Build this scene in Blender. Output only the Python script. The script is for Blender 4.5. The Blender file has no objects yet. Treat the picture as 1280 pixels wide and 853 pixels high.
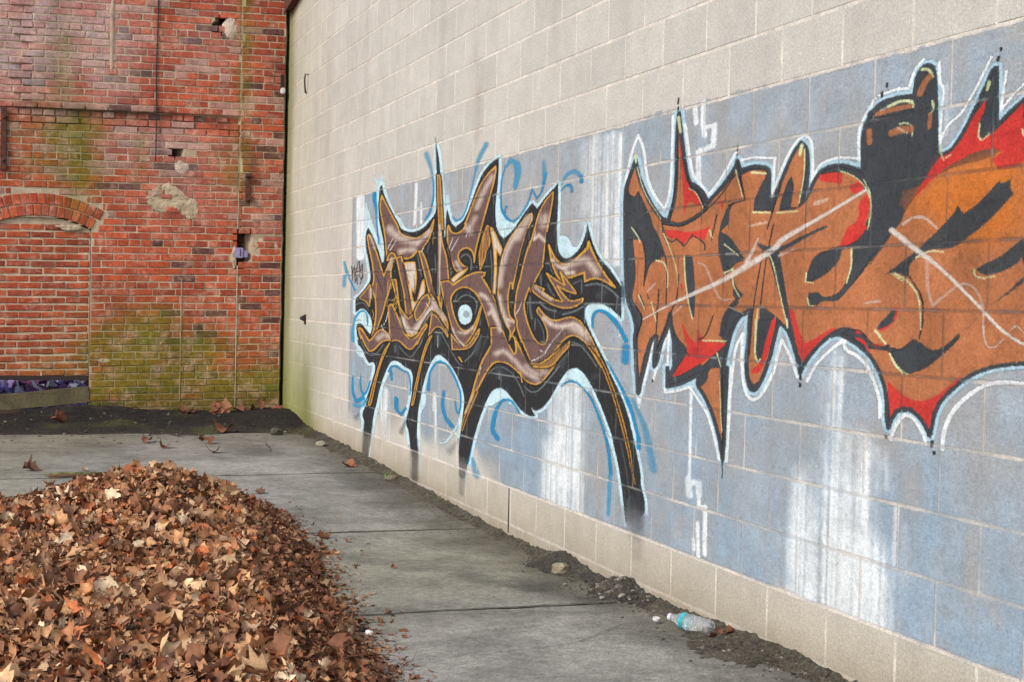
import bpy, bmesh, math, random
import numpy as np
from mathutils import Vector, Matrix, noise, Euler

# ------------------------------------------------------------------ camera, sky, sun, exposure
scene = bpy.context.scene
C = scene.collection
cam_d = bpy.data.cameras.new('camera'); cam = bpy.data.objects.new('camera', cam_d); C.objects.link(cam)
YAW, PITCH, ROLL = 0.337571, -0.025203, 0.022872
CAM = Vector((5.56267, -2.67831, 1.28655))
Fw = Vector((-math.cos(YAW)*math.cos(PITCH), math.sin(YAW)*math.cos(PITCH), math.sin(PITCH)))
Rt = Fw.cross(Vector((0, 0, 1))).normalized(); Up = Rt.cross(Fw)
R2 = Rt*math.cos(ROLL) + Up*math.sin(ROLL); U2 = -Rt*math.sin(ROLL) + Up*math.cos(ROLL)
M = Matrix((R2, U2, -Fw)).transposed().to_4x4(); M.translation = CAM
cam.matrix_world = M
cam_d.sensor_width = 36.0; cam_d.lens = 1842.76*36.0/1280.0; cam_d.clip_start = 0.05; cam_d.clip_end = 2000
scene.camera = cam
scene.render.resolution_x = 1024; scene.render.resolution_y = 682
SUN_EL, SUN_AZ = 38.0, 298.0         # degrees; azimuth measured from +x, counter-clockwise
world = bpy.data.worlds.new('World'); scene.world = world; world.use_nodes = True
wn = world.node_tree.nodes; wl = world.node_tree.links
sky = wn.new('ShaderNodeTexSky'); sky.sky_type = 'NISHITA'; sky.sun_disc = False
sky.sun_elevation = math.radians(SUN_EL); sky.sun_rotation = math.radians(90.0-SUN_AZ)
sky.air_density = 1.0; sky.dust_density = 2.5; sky.ozone_density = 1.0
wl.new(sky.outputs[0], wn['Background'].inputs[0]); wn['Background'].inputs[1].default_value = 0.12
sun_d = bpy.data.lights.new('sun', 'SUN'); sun = bpy.data.objects.new('sun', sun_d); C.objects.link(sun)
sun_d.energy = 1.3; sun_d.angle = math.radians(24); sun_d.color = (1.0, 0.975, 0.945)
sdir = Vector((math.cos(math.radians(SUN_EL))*math.cos(math.radians(SUN_AZ)), math.cos(math.radians(SUN_EL))*math.sin(math.radians(SUN_AZ)), math.sin(math.radians(SUN_EL))))
sun.rotation_euler = sdir.to_track_quat('Z', 'Y').to_euler()
sun.location = (0, -6, 12)
scene.view_settings.view_transform = 'Standard'; scene.view_settings.look = 'None'
scene.view_settings.exposure = 0.66; scene.view_settings.gamma = 1.0

# ------------------------------------------------------------------ helpers
rng = random.Random(7); npr = np.random.default_rng(11)
def s2l(c):
    return tuple(((v/255.0)/12.92 if v/255.0 <= 0.04045 else ((v/255.0+0.055)/1.055)**2.4) for v in c)
def mix(a, b, t): return tuple(a[i]*(1-t)+b[i]*t for i in range(3))
def scl(a, k): return tuple(v*k for v in a)
def sm(a, b, x):
    t = min(1.0, max(0.0, (x-a)/(b-a))); return t*t*(3-2*t)
def nz(x, y=0.0, z=0.0): return noise.noise(Vector((x, y, z)))
def tag(o, label=None, cat=None, group=None, kind=None):
    if label: o['label'] = label
    if cat: o['category'] = cat
    if group: o['group'] = group
    if kind: o['kind'] = kind
    return o
def empty(name, loc=(0, 0, 0)):
    o = bpy.data.objects.new(name, None); o.empty_display_size = 0.1; o.location = loc; C.objects.link(o); return o
def mesh_obj(name, V, Fc, mat=None, parent=None, col=None, smooth=False, uv=None):
    me = bpy.data.meshes.new(name); me.from_pydata([tuple(v) for v in V], [], Fc); me.update()
    if col is not None:
        at = me.attributes.new('col', 'FLOAT_COLOR', 'POINT')
        a = np.ones((len(V), 4), dtype=np.float32); a[:, :3] = np.asarray(col, dtype=np.float32)
        at.data.foreach_set('color', a.ravel())
    if uv is not None:
        ul = me.uv_layers.new(name='uv'); idx = np.empty(len(me.loops), dtype=np.int32); me.loops.foreach_get('vertex_index', idx)
        ul.data.foreach_set('uv', np.asarray(uv, dtype=np.float32)[idx].ravel())
    if mat: me.materials.append(mat)
    if smooth: me.polygons.foreach_set('use_smooth', [True]*len(me.polygons))
    o = bpy.data.objects.new(name, me); C.objects.link(o)
    if parent: o.parent = parent
    return o
class Acc:                                   # collects many small pieces into one mesh
    def __init__(s): s.V = []; s.F = []; s.c = []
    def add(s, V, Fc, col):
        n = len(s.V); s.V += V; s.F += [tuple(i+n for i in f) for f in Fc]; s.c += col
    def build(s, name, mat, parent=None, smooth=False): return mesh_obj(name, s.V, s.F, mat, parent, s.c, smooth)
def bm_obj(name, bm, mat, parent=None, smooth=False):
    me = bpy.data.meshes.new(name); bm.to_mesh(me); bm.free(); me.materials.append(mat)
    if smooth: me.polygons.foreach_set('use_smooth', [True]*len(me.polygons))
    o = bpy.data.objects.new(name, me); C.objects.link(o)
    if parent: o.parent = parent
    return o

# ------------------------------------------------------------------ materials
def nmat(name):
    m = bpy.data.materials.new(name); m.use_nodes = True
    return m, m.node_tree.nodes, m.node_tree.links, m.node_tree.nodes['Principled BSDF']
def mul_noise(N, Lk, src, coord, scale, lo, hi, detail=3.0, rough=0.6, a=0.3, b=0.7):
    """multiply a colour by a noise that runs lo..hi"""
    t = N.new('ShaderNodeTexNoise'); t.inputs['Scale'].default_value = scale; t.inputs['Detail'].default_value = detail; t.inputs['Roughness'].default_value = rough
    Lk.new(coord, t.inputs['Vector'])
    r = N.new('ShaderNodeMapRange'); r.inputs[1].default_value = a; r.inputs[2].default_value = b; r.inputs[3].default_value = lo; r.inputs[4].default_value = hi
    Lk.new(t.outputs[0], r.inputs[0])
    mx = N.new('ShaderNodeVectorMath'); mx.operation = 'SCALE'; Lk.new(src, mx.inputs[0]); Lk.new(r.outputs[0], mx.inputs['Scale'])
    return mx.outputs[0], t.outputs[0]
def bump(N, Lk, bsdf, height, strength, dist):
    b = N.new('ShaderNodeBump'); b.inputs['Strength'].default_value = strength; b.inputs['Distance'].default_value = dist
    Lk.new(height, b.inputs['Height']); Lk.new(b.outputs[0], bsdf.inputs['Normal']); return b
def coords(N, scale=None):
    g = N.new('ShaderNodeNewGeometry')
    return g.outputs['Position']
def vcol_mat(name, grains, rough=0.9, bscale=60, bstr=0.4, bdist=0.004, spec=0.2, chalk=None):
    m, N, Lk, B = nmat(name)
    a = N.new('ShaderNodeAttribute'); a.attribute_name = 'col'
    co = coords(N); src = a.outputs['Color']
    if chalk:                                  # pale bloom and eroded faces
        for (cc, sc_, lo_, hi_, amt) in chalk:
            tn = N.new('ShaderNodeTexNoise'); tn.inputs['Scale'].default_value = sc_; tn.inputs['Detail'].default_value = 7; tn.inputs['Roughness'].default_value = .72; Lk.new(co, tn.inputs['Vector'])
            rr = N.new('ShaderNodeMapRange'); rr.inputs[1].default_value = lo_; rr.inputs[2].default_value = hi_; rr.inputs[3].default_value = 0; rr.inputs[4].default_value = amt; Lk.new(tn.outputs[0], rr.inputs[0])
            mx = N.new('ShaderNodeMix'); mx.data_type = 'RGBA'; Lk.new(rr.outputs[0], mx.inputs[0]); Lk.new(src, mx.inputs[6]); mx.inputs[7].default_value = (*cc, 1); src = mx.outputs[2]
    for g in grains: src, _ = mul_noise(N, Lk, src, co, *g)
    Lk.new(src, B.inputs['Base Color']); B.inputs['Roughness'].default_value = rough; B.inputs['Specular IOR Level'].default_value = spec
    t = N.new('ShaderNodeTexNoise'); t.inputs['Scale'].default_value = bscale; t.inputs['Detail'].default_value = 4; t.inputs['Roughness'].default_value = .7
    Lk.new(co, t.inputs['Vector']); bump(N, Lk, B, t.outputs[0], bstr, bdist)
    return m
def flat_mat(name, col, rough=0.7, grains=((40, .75, 1.2),), metal=0.0, bscale=80, bstr=.3, bdist=.003):
    m, N, Lk, B = nmat(name)
    r = N.new('ShaderNodeRGB'); r.outputs[0].default_value = (*col, 1); co = coords(N); src = r.outputs[0]
    for g in grains: src, _ = mul_noise(N, Lk, src, co, *g)
    Lk.new(src, B.inputs['Base Color']); B.inputs['Roughness'].default_value = rough; B.inputs['Metallic'].default_value = metal
    t = N.new('ShaderNodeTexNoise'); t.inputs['Scale'].default_value = bscale; t.inputs['Detail'].default_value = 4
    Lk.new(co, t.inputs['Vector']); bump(N, Lk, B, t.outputs[0], bstr, bdist)
    return m
MAT_BLOCK = vcol_mat('concrete_block', [(125, .72, 1.2, 3, .75, .3, .7), (60, .9, 1.08), (9, .93, 1.06), (1.4, .93, 1.05)], .95, 150, .35, .004, .1)
MAT_BRICK = vcol_mat('old_brick', [(90, .6, 1.35, 3, .7), (22, .66, 1.3, 4, .7), (3, .82, 1.18)], .92, 120, .5, .005, .15, [(s2l((206, 170, 148)), 7, .5, .72, .75), (s2l((70, 44, 38)), 11, .52, .74, .6)])
MAT_MORTAR = vcol_mat('mortar', [(120, .7, 1.2, 3, .7), (12, .8, 1.14)], .95, 110, .6, .006, .1)
MAT_OLDMORTAR = vcol_mat('old_mortar', [(120, .62, 1.25, 3, .7), (12, .75, 1.15)], .95, 110, .8, .008, .1, [(s2l((120, 92, 76)), 6, .45, .7, .75)])
MAT_DIRT = vcol_mat('dirt', [(140, .35, 1.6, 3, .75), (35, .55, 1.4), (5, .8, 1.2)], .95, 130, .9, .012, .15)
MAT_LEAF = vcol_mat('dry_leaf', [(60, .75, 1.25), (14, .8, 1.2)], .75, 70, .35, .004, .25)
MAT_STONE = vcol_mat('stone', [(90, .65, 1.3), (20, .8, 1.2)], .9, 90, .7, .006, .2)
def concrete_mat():
    m, N, Lk, B = nmat('weathered_concrete')
    a = N.new('ShaderNodeAttribute'); a.attribute_name = 'col'; co = coords(N); src = a.outputs['Color']
    for g in [(.9, .8, 1.16, 5), (1.9, .72, 1.06, 6, .7, .36, .54), (4.5, .78, 1.18, 6, .75), (24, .72, 1.2, 6, .8, .34, .66), (95, .5, 1.28, 4, .8, .3, .62)]:
        src, h = mul_noise(N, Lk, src, co, *g)
    # drag marks: noise stretched across the alley
    mp = N.new('ShaderNodeMapping'); mp.inputs['Scale'].default_value = (16, 7, 1); Lk.new(co, mp.inputs['Vector'])
    t = N.new('ShaderNodeTexNoise'); t.inputs['Scale'].default_value = 1.0; t.inputs['Detail'].default_value = 5; t.inputs['Roughness'].default_value = .7; Lk.new(mp.outputs[0], t.inputs['Vector'])
    r = N.new('ShaderNodeMapRange'); r.inputs[1].default_value = .28; r.inputs[2].default_value = .44; r.inputs[3].default_value = .72; r.inputs[4].default_value = 1.0
    Lk.new(t.outputs[0], r.inputs[0])
    mx = N.new('ShaderNodeVectorMath'); mx.operation = 'SCALE'; Lk.new(src, mx.inputs[0]); Lk.new(r.outputs[0], mx.inputs['Scale'])
    Lk.new(mx.outputs[0], B.inputs['Base Color']); B.inputs['Roughness'].default_value = .88; B.inputs['Specular IOR Level'].default_value = .25
    t2 = N.new('ShaderNodeTexNoise'); t2.inputs['Scale'].default_value = 70; t2.inputs['Detail'].default_value = 6; t2.inputs['Roughness'].default_value = .75
    Lk.new(co, t2.inputs['Vector']); bump(N, Lk, B, t2.outputs[0], .6, .008)
    return m
MAT_CONC = concrete_mat()
MAT_RUST = flat_mat('rusty_iron', s2l((92, 58, 48)), .85, ((25, .5, 1.4), (120, .7, 1.3)), .2)
MAT_BLACK = flat_mat('black_iron', s2l((38, 34, 34)), .7)
MAT_WIRE = flat_mat('dark_wire', s2l((70, 60, 55)), .6)
MAT_VOID = flat_mat('dark_cavity', (.015, .014, .013), .95)  # plain near-black for cavities
MAT_LILAC = flat_mat('lilac_enamel', s2l((150, 140, 185)), .45, ((30, .7, 1.15),))
MAT_WHITE = flat_mat('white_glaze', s2l((215, 212, 208)), .4)
MAT_WOOD = flat_mat('weathered_board', s2l((96, 88, 62)), .9, ((6, .6, 1.3, 6), (50, .7, 1.25)), 0, 40, .5, .006)
MAT_GRASS = flat_mat('grass_blade', s2l((84, 120, 46)), .7)

# ------------------------------------------------------------------ ground
def zc(x):                                    # height of the paving along the wall
    xs = [-60, -8.8, -7.2, -5.2, -3.5, -2, -.5, .5, 1.4, 60]; zs = [.3, .16, .10, .07, .02, -.015, 0., .028, .04, .06]
    return float(np.interp(x, xs, zs))
def grid(x0, x1, y0, y1, dx, dy, hf, cf):
    nx = max(1, int(round((x1-x0)/dx))); ny = max(1, int(round((y1-y0)/dy)))
    V = []; c = []
    for i in range(nx+1):
        for j in range(ny+1):
            x = x0+(x1-x0)*i/nx; y = y0+(y1-y0)*j/ny
            V.append((x, y, hf(x, y))); c.append(cf(x, y))
    Fc = [(i*(ny+1)+j, (i+1)*(ny+1)+j, (i+1)*(ny+1)+j+1, i*(ny+1)+j+1) for i in range(nx) for j in range(ny)]
    return V, Fc, c
DIRT = s2l((74, 68, 58)); CONC = s2l((148, 146, 137)); DARKD = s2l((46, 43, 40))
V, Fc, c = grid(-60, 60, -60, 30, 4.0, 3.0, lambda x, y: -.12 if -14 < x < 14 else -.12, lambda x, y: DIRT)
tag(mesh_obj('ground', V, Fc, MAT_DIRT, None, c), 'bare brown earth under and around the paving', kind='structure')
def conc_col(x, y):
    k = 1.0 + .10*nz(x*.6, y*.9, 3)
    col = mix(CONC, s2l((150, 147, 128)), sm(-.2, .5, nz(x*.35, y*.5, 9)))
    wallside = sm(-.55, -.05, y + .22*nz(x*2.2, y*2.2, 5))             # soil washed out from the wall foot
    col = mix(col, s2l((88, 84, 70)), .75*wallside)
    far = sm(-5.3, -7.2, x + .5*nz(x*.8, y*.9, 2))
    col = mix(col, s2l((104, 103, 90)), .55*far)
    for (px, py, rx, ry, a) in [(-.75, -.32, .32, .16, .6), (-1.0, -.55, .25, .12, .45), (-.3, -.22, .3, .1, .5), (.55, -.28, .3, .13, .35), (-6.0, -.7, .5, .3, .35), (-4.4, -.35, .6, .15, .4)]:
        d = ((x-px)/rx)**2 + ((y-py)/ry)**2
        n = max(0.0, 1-d*(1+.9*nz(x*9, y*9, 1)))
        col = mix(col, s2l((62, 60, 60)), a*n)
    return scl(col, k)
pav = tag(empty('pavement'), 'grey concrete paving slabs of the alley', kind='structure')
SL = [(-.27, 2.0), (-2.45, -.25), (-4.7, -2.43), (-7.35, -4.68), (2.02, 4.6), (4.62, 8.2)]
for (a, b) in SL:
    def hf(x, y, a=a, b=b):
        e = min(x-a, b-x)
        z = zc(x) + .004*nz(x*1.3, y*1.3, 7) + .0018*nz(x*9, y*9, 4)
        return z - .012*(1-sm(0, .018+.012*nz(x*3, y*6, 8), e)) - (.10 if e < 1e-4 else 0)
    jx = .012*np.sin(np.arange(0))
    xs = np.unique(np.concatenate([[a, a+.006, a+.016, a+.035], np.arange(a+.07, b-.05, .07), [b-.035, b-.016, b-.006, b]]))
    ys = np.arange(-6.0, .021, .06); V = []; c = []
    for x in xs:
        for y in ys:
            w = .014*nz(y*2.3, a*3, 1)+.006*nz(y*11, a*3, 1)
            e = min(x-a, b-x); xx = x + (w if e < .05 else 0)
            V.append((xx, y, hf(x, y))); cc = conc_col(xx, y)
            if e < .03: cc = mix(cc, s2l((44, 44, 32)), .8)
            c.append(cc)
    ny = len(ys)
    Fc = [(i*ny+j, (i+1)*ny+j, (i+1)*ny+j+1, i*ny+j+1) for i in range(len(xs)-1) for j in range(ny-1)]
    mesh_obj('slab', V, Fc, MAT_CONC, pav, c, True)

MAT_CRACK = flat_mat('crack_dirt', s2l((46, 45, 36)), .95)
def crack(P, w, seed):
    V = []; P = [Vector(p) for p in P]; Q = []
    for a, b in zip(P[:-1], P[1:]):
        n = max(2, int((b-a).length/.03)); Q += [a.lerp(b, i/n) for i in range(n)]
    for i, p in enumerate(Q):
        d = (Q[min(i+1, len(Q)-1)]-Q[max(0, i-1)]).normalized(); nn = Vector((-d.y, d.x)); o_ = nn*(.022*nz(i*.22, seed, 3)+.008*nz(i*.9, seed, 5)); ww = w*(.35+.9*abs(nz(i*.35, seed, 8)))
        for sgn in (-1, 1):
            q = p+o_+nn*ww*sgn; V.append((q.x, q.y, zc(q.x)+.0045+.004*nz(q.x*1.3, q.y*1.3, 7)))
    mesh_obj('crack', V, [(2*i, 2*i+1, 2*i+3, 2*i+2) for i in range(len(Q)-1)], MAT_CRACK, pav)
crack([(-3.05, -.1), (-3.1, -.9), (-3.0, -2.6)], .004, 1); crack([(-.27, -.25), (-.262, -.8), (-.245, -1.35)], .011, 2); crack([(-2.44, -.3), (-2.44, -1.3)], .008, 3)
crack([(-5.3, -.3), (-5.9, -.62), (-6.6, -.55), (-7.1, -.8)], .006, 4); crack([(.2, -.3), (.5, -.62), (.62, -1.1)], .0022, 5); crack([(-1.7, -.25), (-1.5, -.7), (-1.75, -1.05)], .002, 6)
def dirt_h(x, y):                              # soil banked against the wall foot and in the far corner
    far = sm(-6.6, -8.6, x + .45*nz(x*1.1, y*1.3, 3))
    n = .5+.5*nz(x*2.4, y*2.4, 6); m = nz(x*8, y*8, 2); k = nz(x*28, y*28, 5)
    w = .05 + .11*n + .10*sm(-3, -6, x) + .12*nz(x*.9, 0, 9)**2
    bank = max(0.0, 1 + y/w)**1.5 * (.036 + .03*n)
    heap = .05*math.exp(-((x+.42)/.13)**2 - ((y+.05)/.09)**2) + .04*math.exp(-((x+1.2)/.2)**2-((y+.06)/.1)**2) + .03*math.exp(-((x-.75)/.25)**2-((y+.12)/.12)**2)
    cor = .06*math.exp(-((x+8.3)/.5)**2 - ((y+.12)/.35)**2) + .035*math.exp(-((x+8.6)/.22)**2-((y+1.65)/.4)**2) + .05*math.exp(-((x+8.77)/.10)**2-((y+2.0)/.5)**2)
    h = max(bank + heap, far*(.030+.025*n) + cor) + heap*.3
    return zc(x) + h - .014 + .013*m*min(1, h*60+.2) + .012*k*min(1, h*60+.25) + .006*nz(x*4, y*4, 21)
def dirt_c(x, y):
    far = sm(-6.3, -8.0, x)
    col = mix(s2l((88, 83, 71)), s2l((42, 40, 39)), .95*far)
    col = mix(col, s2l((88, 88, 52)), .5*sm(.1, .5, nz(x*1.7, y*3, 11)))
    if x < -7.6: col = mix(col, s2l((92, 74, 60)), .6*sm(.1, .4, nz(x*3, y*2.5, 14))*sm(-8.2, -8.7, x))
    if -1.3 < x < -.1: col = mix(col, s2l((62, 60, 58)), .5)
    return col
V, Fc, c = grid(-6.6, 2.0, -.62, .004, .013, .017, dirt_h, dirt_c)
tag(mesh_obj('soil_bank', V, Fc, MAT_DIRT, None, c, True), 'dark crumbly soil washed up along the foot of the block wall', kind='structure')
V, Fc, c = grid(-8.84, -6.58, -4.6, .004, .03, .03, dirt_h, dirt_c)
tag(mesh_obj('soil_corner', V, Fc, MAT_DIRT, None, c, True), 'black wet soil in front of the brick wall', kind='structure')

# ------------------------------------------------------------------ concrete block wall
BL, BH = .4064, .2032; ZJ = .28; XEND = -9.1; XNEAR = 4.6; ZTOP = 4.75
bw = tag(empty('block_wall', (XEND, 0, 0)), 'pale grey painted concrete block wall carrying the graffiti', 'wall')
BCOL = s2l((193, 190, 182)); JCOL = s2l((218, 211, 201)); TAN = s2l((178, 168, 150)); MOSS = s2l((136, 142, 62))
def wall_stain(x, z, col, tan=.75):
    low = sm(ZJ+.02, ZJ-.03, z)
    col = mix(col, TAN, tan*low)
    foot = sm(.16, 0.0, z - zc(x) + .05*nz(x*3, z*3, 2)); col = mix(col, s2l((150, 136, 112)), .65*foot)
    m = sm(-6.6, -8.3, x + .4*nz(x*1.5, z*1.2, 8)) * (.22 + .78*sm(1.3, .25, z)); col = mix(col, MOSS, .75*m)
    e = sm(-8.35, -8.75, x + .12*nz(x*3, z*2, 4)); col = mix(col, s2l((120, 118, 52)), .75*e)
    f = math.exp(-((x+7.7)/.35)**2)*sm(1.2, .2, z+.3*nz(x*4, z, 3)); col = mix(col, s2l((112, 116, 44)), .75*f)
    for (sx, z0, z1, w, a) in [(-2.76, 2.25, 2.6, .05, .35), (-6.95, 2.4, 3.4, .06, .22), (-5.6, 2.6, 3.6, .07, .12), (-6.5, 1.0, 2.3, .12, .12), (-4.4, 2.7, 3.5, .05, .10)]:
        d = math.exp(-((x-sx)/w)**2)*sm(z0-.1, z0+.05, z)*sm(z1+.15, z1-.1, z); col = mix(col, s2l((150, 124, 104)), a*d)
    st = max(0.0, nz(x*5.5, z*.35, 31)-.08)*sm(1.6, 3.2, z) + .6*max(0.0, nz(x*8, z*.5, 37)-.15)
    col = mix(col, s2l((142, 128, 112)), .3*st)
    return scl(col, 1.0 + .06*nz(x*.7, z*.9, 1))
def block_mesh(x0, x1, z0, z1, base):
    r = rng; b = .0035; fr = rng.uniform(-.0006, .0006)
    nx = 4; V = []; c = []
    for k in range(3):
        z = (z0+b, (z0+z1)/2, z1-b)[k]
        for i in range(nx+1):
            x = x0+b+(x1-x0-2*b)*i/nx
            V.append((x, fr, z)); c.append(wall_stain(x, z, base))
    Fc = [(k*(nx+1)+i, k*(nx+1)+i+1, (k+1)*(nx+1)+i+1, (k+1)*(nx+1)+i) for k in range(2) for i in range(nx)]
    j = lambda: rng.uniform(-.0012, .0012)
    n = len(V); ring = [(x0+j(), .006, z0+j()), (x1+j(), .006, z0+j()), (x1+j(), .006, z1+j()), (x0+j(), .006, z1+j())]
    V += ring; c += [scl(wall_stain(p[0], p[2], base), .96) for p in ring]
    V += [(p[0], .06, p[2]) for p in ring]; c += [base]*4
    A, Bq, Cq, D = 0, nx, 2*(nx+1)+nx, 2*(nx+1)
    bot = list(range(0, nx+1)); top = list(range(2*(nx+1), 3*(nx+1)))
    Fc += [tuple([n, n+1] + bot[::-1]), tuple(top + [n+2, n+3]), (n, 0, nx+1, D, n+3), (n+1, n+2, Cq, nx+1+nx, nx)]
    for q in range(4): Fc.append((n+q, n+4+q, n+4+(q+1) % 4, n+(q+1) % 4))
    return V, Fc, c
def px(p):                                     # where a point falls in the picture: used only to pick the 300 largest pieces
    d = Vector(p)-CAM; z = d.dot(Fw); return 640+1842.76*d.dot(R2)/z, 426.5-1842.76*d.dot(U2)/z, z
blocks = []
J = .0085
for k in range(-3, 22):
    z0 = ZJ+k*BH; z1 = z0+BH
    off = 0.0 if k % 2 else .5
    i = math.floor(XEND/BL)-1
    while (i-off)*BL < XNEAR:
        x0 = max(XEND, (i-off)*BL + J/2); x1 = min(XNEAR, (i+1-off)*BL - J/2); i += 1
        if x1-x0 < .04: continue
        zz0 = max(z0+J/2, -.2)
        if z1 < -.1: continue
        blocks.append((x0, x1, zz0, z1-J/2))
def area(b):
    P = [px((b[0], 0, b[2])), px((b[1], 0, b[2])), px((b[1], 0, b[3])), px((b[0], 0, b[3]))]
    cx = sum(p[0] for p in P)/4; cy = sum(p[1] for p in P)/4
    if P[1][2] < .3 or not (-15 < cx < 1320 and -25 < cy < 875): return 0
    if b[3] < zc((b[0]+b[1])/2)-.02: return 0
    return abs((P[1][0]-P[0][0])*(P[3][1]-P[0][1]))
blocks.sort(key=area, reverse=True)
rest = Acc()
for q, b in enumerate(blocks):
    base = scl(mix(BCOL, s2l((199, 195, 187)), rng.random()), rng.uniform(.97, 1.03))
    if rng.random() < .06: base = scl(base, .95)
    V, Fc, c = block_mesh(*b, base)
    if q < 300 and area(b) > 0:
        o = mesh_obj('block', V, Fc, MAT_BLOCK, bw, c); o.location = (-XEND, 0, 0)
    else: rest.add(V, Fc, c)
o = rest.build('block_courses', MAT_BLOCK, bw); o.location = (-XEND, 0, 0); tag(o, kind='stuff')
V, Fc, c = grid(XEND, XNEAR, -.3, ZTOP, .1, .05, lambda x, y: 0, lambda x, z: wall_stain(x, z, scl(JCOL, 1+.10*nz(x*3, z*3, 3)), .15))
V = [(x, .0016 + .0007*nz(x*7, z*9, 2), z) for (x, z, _) in V]
o = mesh_obj('mortar', V, Fc, MAT_MORTAR, bw, c); o.location = (-XEND, 0, 0)
bm = bmesh.new(); bmesh.ops.create_cube(bm, size=1, matrix=Matrix.Translation(((XEND+XNEAR)/2, .16, 2.2)) @ Matrix.Diagonal((XNEAR-XEND-.004, .19, 5.05, 1)))
o = bm_obj('core', bm, flat_mat('block_core', s2l((150, 142, 132)), .95), bw); o.location = (-XEND, 0, 0)
# open control joint in the bottom course
V, Fc, c = [(-2.066, -.0012, .03), (-2.05, -.0012, .03), (-2.052, -.0012, .275), (-2.064, -.0012, .275)], [(0, 1, 2, 3)], [(.02, .018, .016)]*4
o = mesh_obj('control_joint', V, Fc, MAT_MORTAR, bw, c); o.location = (-XEND, 0, 0)

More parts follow.
